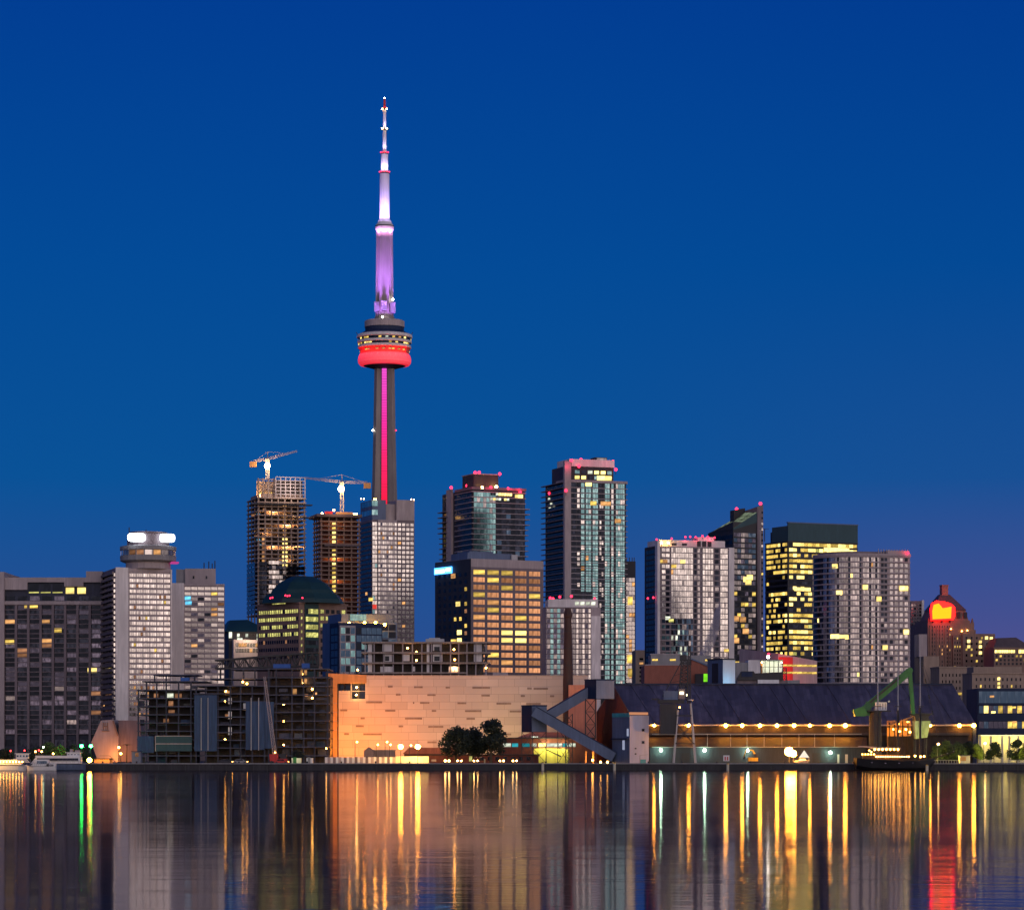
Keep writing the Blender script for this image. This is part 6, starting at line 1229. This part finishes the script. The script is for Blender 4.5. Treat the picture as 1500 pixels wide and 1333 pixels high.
r, q = boat('ferry', 'long white harbour ferry with dark window band and navy hull moored at the left', 'boat', 38, 124, 1129, 866, X['bluem'], 1118.5, [(47, 119, 1108, 1118, X['g_dark']), (53, 110, 1106.5, 1108, None)], -1, (99, 118, 1102.5, 1108))
MB().box(q(103, 0).x, q(107, 0).x, -1, 1, q(0, 1102).z, q(0, 1097).z).box(q(110.5, 0).x, q(117, 0).x, -1, 1, q(0, 1101.5).z, q(0, 1098.5).z).build('funnel', X['pink'], r)
r, q = boat('catamaran', 'short white patrol catamaran with slanted bow in front of the long ferry', 'boat', 39, 82, 1129, 856, X['whitep'], 1122, [(46, 72, 1112, 1122, X['g_blue']), (66, 82, 1118, 1123, X['g_dim'])], -1)
r, q = boat('tour_boat', 'small white tour boat glowing with orange deck lamps at the left edge', 'boat', -8, 40, 1129, 858, X['whitep'], 1121, [(-6, 33, 1112.5, 1120, X['w'])], 1, None, [(x, 1115.5, 'b_small', .2) for x in lin(2, 34, 8)])
plight((-5, -6, 4), 3000, (1, .5, .12), .4, r)
r, q = boat('tugboat', 'small tug with a white wheelhouse moored behind the tour boat', 'boat', 16, 48, 1126, 872.5, X['navy'], 1117, [(20, 44, 1111, 1117, None)], 1, (24, 42, 1104, 1111))

# ------------------------------------------------------------------ trees
def leafmat(name, c):
    m, n, l, p = newmat(name); g = rnd_value(n, l)
    l.new(mixn(n, l, g, tuple(x * .6 for x in c), tuple(x * 1.3 for x in c)), p.inputs['Base Color']); p.inputs['Roughness'].default_value = .6
    return m
X['leaf'] = leafmat('dark_green_leaves', (.020, .030, .019)); X['leaf2'] = leafmat('lighter_green_leaves', (.07, .10, .03))  # lighter green puts lamplight into the crowns of the lit trees
def tree(px, top, w_, Y, label, mat='leaf', seed=1, trunk=.25, crown0=.28, n=1500, lobes=9, group='trees on the quay', name='tree', size=.5):
    rd = random.Random(seed); base = Vector((ax(px, Y), Y, GZ)); h = az(top, Y) - GZ; wd = wm(w_, Y) / 2
    r = empty(name, base, label, 'tree', group)
    mb = MB().tube((0, 0, -.2), (rd.uniform(-.2, .2), 0, h * .5), trunk, trunk * .6, 7)
    cs = []
    for i in range(lobes):
        a = rd.uniform(0, 6.28); u = rd.uniform(.1, .95); rad = wd * (.75 * math.sin(math.pi * min(.97, .2 + u * .75)))
        c = Vector((math.cos(a) * rad * rd.uniform(.4, 1.1), math.sin(a) * rad * .8, h * (crown0 + (1 - crown0) * (.05 + .72 * u)))); cs.append((c, min(wd * rd.uniform(.42, .62), h - c.z)))
        mb.tube((0, 0, h * rd.uniform(.2, .42)), c, trunk * .4, trunk * .1, 5)
    mb.build('trunk', X['bark'], r)
    lf = MB()
    for i in range(n):
        c, rr = rd.choice(cs); d = Vector((rd.gauss(0, 1), rd.gauss(0, 1), rd.gauss(0, 1))).normalized() * rr * rd.random() ** .45
        p = c + Vector((d.x, d.y, d.z * .85)); p.z = min(p.z, h + .3); a = Vector((rd.gauss(0, 1), rd.gauss(0, 1), rd.gauss(0, .8))).normalized(); b_ = a.orthogonal().normalized() * size * rd.uniform(.4, .9); a = a * size * rd.uniform(.6, 1.2)
        lf.add([p - a * .5, p + b_ * .5, p + a * .5, p - b_ * .5], [(0, 1, 2, 3)])
    lf.build('crown', X[mat], r); return r
tree(668, 1060.5, 48, 898, 'wide round dark tree at the left of the clump on the quay', seed=3, n=3800, lobes=16, trunk=.5, crown0=.2, size=.8)
tree(693, 1059, 40, 901, 'middle dark tree of the clump, lowest and half hidden by its neighbours', seed=5, n=2800, lobes=13, trunk=.4, crown0=.2, size=.8)
tree(719, 1046, 46, 896, 'tallest dark tree of the clump, with a forked top beside the workshop', seed=11, n=3800, lobes=17, trunk=.5, crown0=.15, size=.8)
for i, (px, top, w_, mt, lab) in enumerate(((1372, 1084, 20, 'leaf', 'dark tree right behind the bow of the schooner'), (1386, 1078, 22, 'leaf2', 'green tree whose crown touches the bowsprit tip'), (1402, 1080, 24, 'leaf', 'dark round tree left of the promenade kiosk'), (1418, 1078, 22, 'leaf', 'tree behind the promenade kiosk, tallest before the shed end'), (1432, 1083, 18, 'leaf2', 'yellow lit tree beside the curved promenade lamp'), (1456, 1081, 24, 'leaf', 'dark full tree just right of the curved promenade lamp'), (1489, 1079, 24, 'leaf', 'dark tree near the right edge in front of the lit colonnade'), (1503, 1083, 20, 'leaf2', 'tree cut by the right edge of the view'))):
    tree(px, top, w_, 896 + (i * 7) % 12, lab, mt, seed=20 + i, n=2200, lobes=14, crown0=.12, group='trees on the promenade', size=.62, trunk=.16)
for i, (px, top, w_, lab) in enumerate(((8, 1094, 26, 'dark bushy tree at the left edge behind the tour boat'), (48, 1091, 26, 'dark tree behind the bow of the long ferry'), (70, 1083, 24, 'tree with a yellow lit side behind the long ferry'), (86, 1082, 20, 'narrow tree with warm light in its crown behind the ferry'), (106, 1085, 26, 'dark tree left of the twin green lights'), (126, 1089, 22, 'low dark tree under the hexagonal gable'))):
    tree(px, top, w_, 905 + (i * 5) % 14, lab, 'leaf2' if i in (2, 3) else 'leaf', seed=50 + i, n=1800, lobes=12, crown0=.1, group='trees by the ferry dock', size=.6, trunk=.16)
tree(436, 1097, 22, 905, 'small round tree at the foot of the apartment shell', seed=77, n=1100, lobes=9, group=None, size=.5, trunk=.15)
# flat topped palm like tree by the podium
Y = 893; base = Vector((ax(185.5, Y), Y, GZ)); r = empty('palm_tree', base, 'small flat topped palm before the hotel podium', 'tree'); h = az(1091, Y) - GZ
MB().tube((0, 0, -.2), (.1, 0, h), .16, .1, 7).build('trunk', X['bark'], r); mb = MB(); rd = random.Random(4)
for i in range(16):
    a = i * 2 * math.pi / 16; L_ = rd.uniform(1.3, 2.0); pr = Vector((.1, 0, h))
    for k in range(1, 5):
        u = k / 4; p = Vector((.1 + math.cos(a) * L_ * u, math.sin(a) * L_ * u, h + .35 * math.sin(u * 2.6) - .35 * u * u)); sd = Vector((-math.sin(a), math.cos(a), 0)) * .2 * (1.1 - u * .8)
        mb.add([pr - sd, pr + sd, p + sd * .8, p - sd * .8], [(0, 1, 2, 3)]); pr = p
mb.build('crown', X['leaf'], r)

# ------------------------------------------------------------------ lamps on the quay
def street_lamp(name, px, py, Y, label, mat='b_sod', r_=.4, power=1500, col=(1, .5, .1), arm=0.0, twin=0.0, group=None, cat='street lamp', pole='char', zb=GZ):
    base = Vector((ax(px, Y) - arm, Y, zb)); r = empty(name, base, label, cat, group); h = az(py, Y) - zb
    mb = MB().tube((0, 0, -.1), (0, 0, h + .2), .11, .07, 8).box(-.2, .2, -.2, .2, -.1, .3)
    if arm: mb.bar((0, 0, h + .2), (arm, 0, h + .45), .1)
    if twin: mb.bar((-twin, 0, h), (twin, 0, h), .08)
    mb.build('pole', X[pole], r)
    for x in ((-twin, twin) if twin else (arm,)):
        MB().ball((x, 0, h + .1), r_, 0).lathe([(r_ * .7, h + .1 + r_ * .9), (r_ * .2, h + .1 + r_ * 1.3)], 8, 1, (x, 0)).build('lamp_head', [X[mat], X['char']], r)
    if power: plight((0 if twin else arm, -r_ * 2.2, h), power, col, r_, r)
    return r
G1 = 'floodlights before the pale office'
street_lamp('floodlight_mast', 587, 1094, 895, 'left one of the two floodlight masts before the pale office', r_=.75, power=4500, col=(1, .45, .07), group=G1, cat='floodlight'); street_lamp('floodlight_mast', 612, 1094, 895, 'right one of the two floodlight masts before the pale office', r_=.75, power=4500, col=(1, .5, .08), group=G1, cat='floodlight')
plight((ax(512, 940), 940, 4), 42000, (1, .27, .012), 1.0); plight((ax(575, 940), 940, 4.5), 4000, (1, .42, .08), 1.0); plight((ax(645, 945), 942, 8), 3000, (1, .55, .18), 1.0); plight((ax(745, 948), 946, 7.5), 4500, (1, .72, .22), 1.0)  # lights without fixtures, added to wash the office wall
G2 = 'street lamps behind the hoardings'
for px, py, lab, arm in ((523, 1087, 'street lamp near the left end of the white hoarding', .6), (553.5, 1091, 'street lamp by the pale site cabin', .5), (567, 1087, 'street lamp just left of the floodlights', .6), (602, 1092, 'low lamp between the two floodlight masts', .4), (572, 1121 - 30, 'lamp beside the long low shed', .3)):
    street_lamp('street_lamp', px, py, 908, lab, 'b_small', .27, 250, (1, .5, .12), arm, group=G2)
G3 = 'twin globe lamps on the quay'
for px, lab in ((655, 'brightest twin globe lamp, under the left tree of the clump'), (673, 'twin globe lamp before the brick house, left of its lit window'), (697, 'twin globe lamp just right of the lit window of the brick house'), (735, 'twin globe lamp right of the tree clump'), (754, 'twin globe lamp nearest the conveyor stilts')):
    street_lamp('globe_lamp', px, 1114.5, 882, lab, 'b_warm', .3 if px == 655 else .22, 320, (1, .6, .2), 0, .55, G3)
street_lamp('floodlight', 131, 1113.5, 884, 'starry orange floodlight at the stern of the long ferry', r_=.7, power=5000, col=(1, .5, .1), cat='floodlight')
for px, lab in ((119.5, 'left of the twin green navigation lights'), (133, 'right of the twin green navigation lights')): street_lamp('navigation_light', px, 1093, 900, lab, 'b_green', .5, 900, (.05, 1, .15), group='green navigation lights', cat='beacon')
street_lamp('street_lamp', 63.5, 1094.5, 903, 'street lamp with a greenish head behind the ferry bow', 'b_merc2', .26, 150, (.7, 1, .6)) if 0 else None
X['b_merc2'] = glow('pale_green_lamp', (.7, 1, .6), 14, 'AUTO'); X['b_redl'] = glow('red_harbour_lamp', (1, .04, .04), 10, 'AUTO')
street_lamp('street_lamp', 63.5, 1094.5, 903, 'street lamp with a greenish head behind the ferry bow', 'b_merc2', .28, 150, (.7, 1, .6))
for px, py, lab in ((15.5, 1100, 'red harbour light over the tour boat'), (36, 1099.5, 'red harbour light above the tug'), (57, 1099, 'red harbour light beside the greenish street lamp')): street_lamp('harbour_light', px, py, 900, lab, 'b_redl', .24, 60, (1, .1, .05), group='red harbour lights', cat='beacon')
for px, py, lab in ((52, 1101, 'orange lit bollard lamp behind the ferry, leftmost of three'), (61, 1101, 'orange lit bollard lamp under the greenish street lamp'), (78, 1104, 'orange bollard lamp above the ferry roof'), (177, 1104, 'lamp post beside the palm'), (174, 1095, 'tall flaming orange lamp at the corner of the hexagonal gable')): street_lamp('bollard_lamp', px, py, 899, lab, 'b_small', .26 if px < 170 else .34, 420, (1, .5, .1), group='warm lamps by the ferry dock')
street_lamp('floodlight_mast', 1156, 1101, 888, 'very bright orange twin floodlight low on the quay before the shed', 'b_sod', 1.35, 22000, (1, .38, .04), 0, 0, cat='floodlight'); street_lamp('floodlight_mast', 1162, 1104, 886, 'second orange floodlight hugging the bright one, slightly lower', 'b_sod', 1.0, 12000, (1, .36, .04), cat='floodlight')
street_lamp('street_lamp', 1374.5, 1090, 889, 'curved lamp beside the yellow lit bush at the schooner bow', 'b_warm', .3, 700, (1, .85, .25), .3, group='promenade lamps'); street_lamp('street_lamp', 1443, 1089, 886, 'curved promenade lamp before the yellow lit tree', 'b_warm', .34, 900, (1, .85, .25), .4, group='promenade lamps')
for px, py in ((1366, 1110), (1384, 1108), (1436, 1106), (1446, 1110), (1466, 1108), (1480, 1104)): plight((ax(px, 889), 889, az(py, 889)), 4200, (1, .78, .12), .5)  # lights without fixtures, added to turn the promenade trees yellow

plight((ax(1150, 905), 904, 4.5), 5000, (1, .36, .04), .8); plight((ax(1172, 905), 902, 3.5), 3000, (1, .36, .05), .8)  # added lights without fixtures, spreading the floodlight's orange onto the shed wall
# tent, kiosks, excavator, bollards
base = at(1178, 1116, 889); base.z = GZ; r = empty('marquee', base, 'small white pointed marquee glowing beside the orange floodlight', 'tent')
MB().loft([[(-1.4, -1.4, 1.9), (1.4, -1.4, 1.9), (1.4, 1.4, 1.9), (-1.4, 1.4, 1.9)], [(-.08, -.08, 4.0), (.08, -.08, 4.0), (.08, .08, 4.0), (-.08, .08, 4.0)]]).build('canopy', glow('lit_white_canvas', (1, .90, .72), 1.0, 'AUTO'), r)
for sx_ in (-1.3, 1.3):
    for y in (-1.3, 1.3): MB().tube((sx_, y, 0), (sx_, y, 1.9), .05).build('pole', X['steel'], r)
b = Bl('motorboat', 'low white motorboat hauled out on the quay before the orange floodlights', 'boat', 1163, 1163, 1184, 1112, 884, 0, 3)
b.part(MB().box(.9, 1.2, .9, 1.8, 0, .35).box(3, 3.3, .9, 1.8, 0, .35), 'cradle', X['char'])
b.part(MB().loft([[(0, 1, .9), (0, 1.5, .9), (.6, 1.3, .3), (.6, 1.1, .3)], [(1.5, .2, 1.0), (1.5, 2.4, 1.0), (1.5, 1.7, .3), (1.5, .9, .3)], [(b.L, .1, .95), (b.L, 2.5, .95), (b.L, 1.8, .3), (b.L, .8, .3)]]), 'hull', X['whitep']); b.part(MB().slab([(1.6, 1.0), (b.L - .4, 1.0), (b.L - .8, 1.6), (2.2, 1.6)], .6, 2.0), 'cabin', X['whitep'])
base = at(1104, 1117, 888); base.z = GZ; r = empty('excavator', base, 'yellow excavator with raised folded arm beside the third green lit wall lamp', 'excavator')
MB().box(-1.6, 1.6, -1.3, -.7, 0, .8).box(-1.6, 1.6, .7, 1.3, 0, .8).build('crawler_track', X['char'], r); MB().box(-1.7, 1.2, -1.2, 1.2, .85, 1.9).build('body', X['yellow'], r); MB().box(.1, 1.3, -1.25, -.1, 1.9, 3.0).build('cab', X['dark'], r)
MB().bar((1.0, .4, 1.6), (-.2, .4, 4.0), .35, .5).bar((-.2, .4, 4.0), (-2.2, .4, 4.3), .3, .4).build('boom', X['yellow'], r); MB().bar((-2.2, .4, 4.3), (-2.9, .4, 2.0), .28, .32).build('arm', X['yellow'], r); MB().slab([(-3.3, 1.4), (-2.6, 1.3), (-2.5, 2.1), (-2.9, 2.2)], -.1, .9).build('bucket', X['char'], r)
def bollard(px, py, Y, label):
    base = at(px, py, Y); r = empty('mooring_pile', (base.x, Y, 0), label, 'mooring pile', 'mooring piles along the quay wall'); h = az(py, Y)
    MB().tube((0, 0, -1), (0, 0, h), .42, .42, 10).build('pile', X['cream'], r); MB().tube((0, 0, h), (0, 0, h + .25), .5, .2, 10).build('cap', X['yellow'], r)
for px, py, lab in ((795, 1117, 'pale yellow mooring pile under the conveyor stilts'), (900, 1118, 'pale yellow mooring pile below the blue and lilac tower'), (1066, 1119, 'pale yellow mooring pile under the white gauge board'), (1358, 1121, 'pale yellow mooring pile at the bow of the schooner')): bollard(px, py, 862 if px > 1300 else 873.5, lab)
base = at(1064, 1117, 879); base.z = GZ; r = empty('gauge_board', base, 'small white gauge board with two dark slots on the quay edge', 'sign'); MB().box(-.9, .9, -.1, .1, .9, 2.6).build('board', X['whitep'], r)
for x in (-.35, .35): MB().box(x - .18, x + .18, -.14, -.1, 1.1, 2.2).build('slot', X['red'], r)
for x in (-.7, .7): MB().box(x - .08, x + .08, -.05, .05, 0, .9).build('post', X['char'], r)
b = Bl('kiosk', 'small cream promenade kiosk between the dark trees', 'kiosk', 1406, 1406, 1421, 1107, 889, 0, 2.4); b.body(X['cream']); b.part(MB().box(-.2, b.L + .2, -.5, 2.6, b.H, b.H + .15), 'roof', X['pink']); b.part(MB().box(b.fx(1407), b.fx(1415), -.05, 0, .9, b.H - .3), 'hatch', X['orangep'])
# iron bollards along the quay edge
proto = MB().lathe([(.24, 0), (.2, .5), (.3, .62), (.3, .75), (.12, .85)], 10).build('bollard', X['char']); tag(proto, 'small black iron bollard on the kerb of the quay', 'bollard', 'iron bollards along the quay')
for i, px in enumerate(lin(150, 1350, 25)):
    o = proto if i == 0 else link(proto.copy()); o.location = (ax(px, 877), 877.2, GZ)
# railings of the promenade
for p0, p1, lab in ((1366, 1404, 'promenade railing left of the kiosk'), (1440, 1500, 'promenade railing right of the curved lamp')):
    r = empty('railing', (ax(p0, 881), 881, GZ), lab, 'railing', 'promenade railings'); L_ = wm(p1 - p0, 881); mb = MB()
    for i in range(int(L_ / .8) + 1): mb.box(i * .8 - .05, i * .8 + .05, -.05, .05, 0, 1.1)
    mb.box(0, L_, -.05, .05, 1.1, 1.2); mb.build('balusters', X['cream'], r)
    plight((L_ / 2, 1.5, 1.6), 350, (1, .75, .2), .4, r)
# site clutter on the left quay: hut, cars
b = Bl('site_cabin', 'small grey site hut on the quay between palm and apartment shell', 'shed', 193, 193, 206, 1101, 890, 0, 4); b.body(X['bluem']); b.part(MB().box(b.fx(198), b.fx(203), -.05, 0, b.z(1108), b.z(1102)), 'window', X['wd']); b.part(MB().box(-.2, b.L + .2, -.2, 4.2, b.H, b.H + .2), 'roof', X['navy'])
b = Bl('dock_house', 'low orange lit dock building behind the starry floodlight', 'building', 138, 138, 161, 1111.5, 893, 0, 6); b.body(X['orangep']); b.part(MB().box(-.2, b.L + .2, -.3, 6.2, b.H, b.H + .2), 'roof', X['wood']); b.part(MB().bar((b.L, -.5, b.H + 1), (b.L + 2.2, -.5, 0), .15).bar((b.L - 3, -.5, b.H + 1), (b.L, -.5, b.H + 1), .12), 'stair_rail', X['char']); plight((b.L / 2, -2.5, 2.2), 700, (1, .45, .08), .4, b.root)  # orange light on the dock walls also put into their colour
for px, lab, mt in ((330, 'dark parked car at the foot of the apartment shell, left of two', 'dark'), (412, 'red parked van at the foot of the mobile crane', 'red'), (352, 'grey parked car right of the dark one under the apartment shell', 'grey')):
    base = at(px, 1117, 889); base.z = GZ; r = empty('parked_car', base, lab, 'car', 'vehicles on the building site quay')
    MB().slab([(-2.1, .35), (2.1, .35), (2.1, .85), (1.2, .95), (.7, 1.45), (-1.0, 1.45), (-1.6, .95), (-2.1, .9)], -.85, .85).build('body', X[mt], r); MB().slab([(-1.4, .97), (1.05, .97), (.65, 1.38), (-.95, 1.38)], -.87, .87).build('windows', X['g_dark'], r)
    for x in (-1.35, 1.35):
        for y in (-.8, .8): MB().tube((x, y - .12, .33), (x, y + .12, .33), .33, n=12).build('wheel', X['char'], r)
    MB().ball((2.1, -.6, .7), .1, n=6).ball((2.1, .6, .7), .1, n=6).build('headlight', X['b_small'], r)
b = Bl('site_container', 'pale green lit container at the foot of the apartment shell beside the small tree', 'container', 427, 427, 441, 1110, 896, 0, 2.5); b.body(X['cream']); b.part(MB().box(.5, 1.5, -.05, 0, 0, 2), 'door', X['green']); b.plight(434, 1112, -2, 120, (.9, 1, .6), .3)
b = Bl('site_container', 'white container between the small tree and the white hoarding', 'container', 449, 449, 458, 1110, 896, 0, 2.5); b.body(X['whitep']); b.part(MB().box(.3, 1.2, -.05, 0, 0, 2), 'door', X['grey'])

# ------------------------------------------------------------------ blue glass waterfront office on the right
b = Bl('office_building', 'low dark blue glass waterfront office over a bright yellow colonnade at the right edge', 'office', 1432, 1432, 1520, 1008, 985, 0, 24)
b.part(MB().box(0, b.L, 0, 24, b.z(1076), b.z(1008)), 'walls', X['navy']); b.part(MB().box(1.5, b.L, 8, 24, -.5, b.z(1076)), 'back_wall', X['cream'])
b.grid('f', 1434, 1518, 1011, 1031, 8, 1, .97, .86, 'g_blue'); b.grid('f', 1434, 1518, 1033, 1045, 12, 1, .92, .9, [('g_dim', .45), ('y', .28), ('g_blue', .3), ('yb', .1)]); b.grid('f', 1434, 1518, 1056, 1067, 12, 1, .92, .9, [('g_dim', .5), ('y', .25), ('g_blue', .3)])
b.part(MB().box(-.2, b.L, -.5, 0, b.z(1033), b.z(1031)).box(-.2, b.L, -.5, 0, b.z(1056), b.z(1046)).box(-.2, b.L, -.5, 0, b.z(1076), b.z(1068)), 'spandrel', X['navy'])
for px, py, k in ((1453, 1020, 'w'), (1455, 1043, 'yb'), (1485, 1036, 'y'), (1486, 1057, 'w'), (1493, 1041, 'y')): b.win(b.fx(px), -.1, b.z(py), 0, 1.4, .7, k)
for px in (1436, 1452, 1468.5, 1479, 1492, 1505): b.part(MB().box(b.fx(px) - .35, b.fx(px) + .35, .5, 1.2, -.3, b.z(1076.5)), 'column', X['cream'])
b.part(MB().box(b.fx(1437), b.L, -.3, .4, b.z(1077.6), b.z(1076.4)), 'soffit_light', glow('soffit_light_strip', (1, .85, .45), 1.6)); 
for px in (1442, 1462, 1474, 1486, 1498): b.plight(px, 1082, 4, 1000, (1, .78, .22), .5)
b.finish()
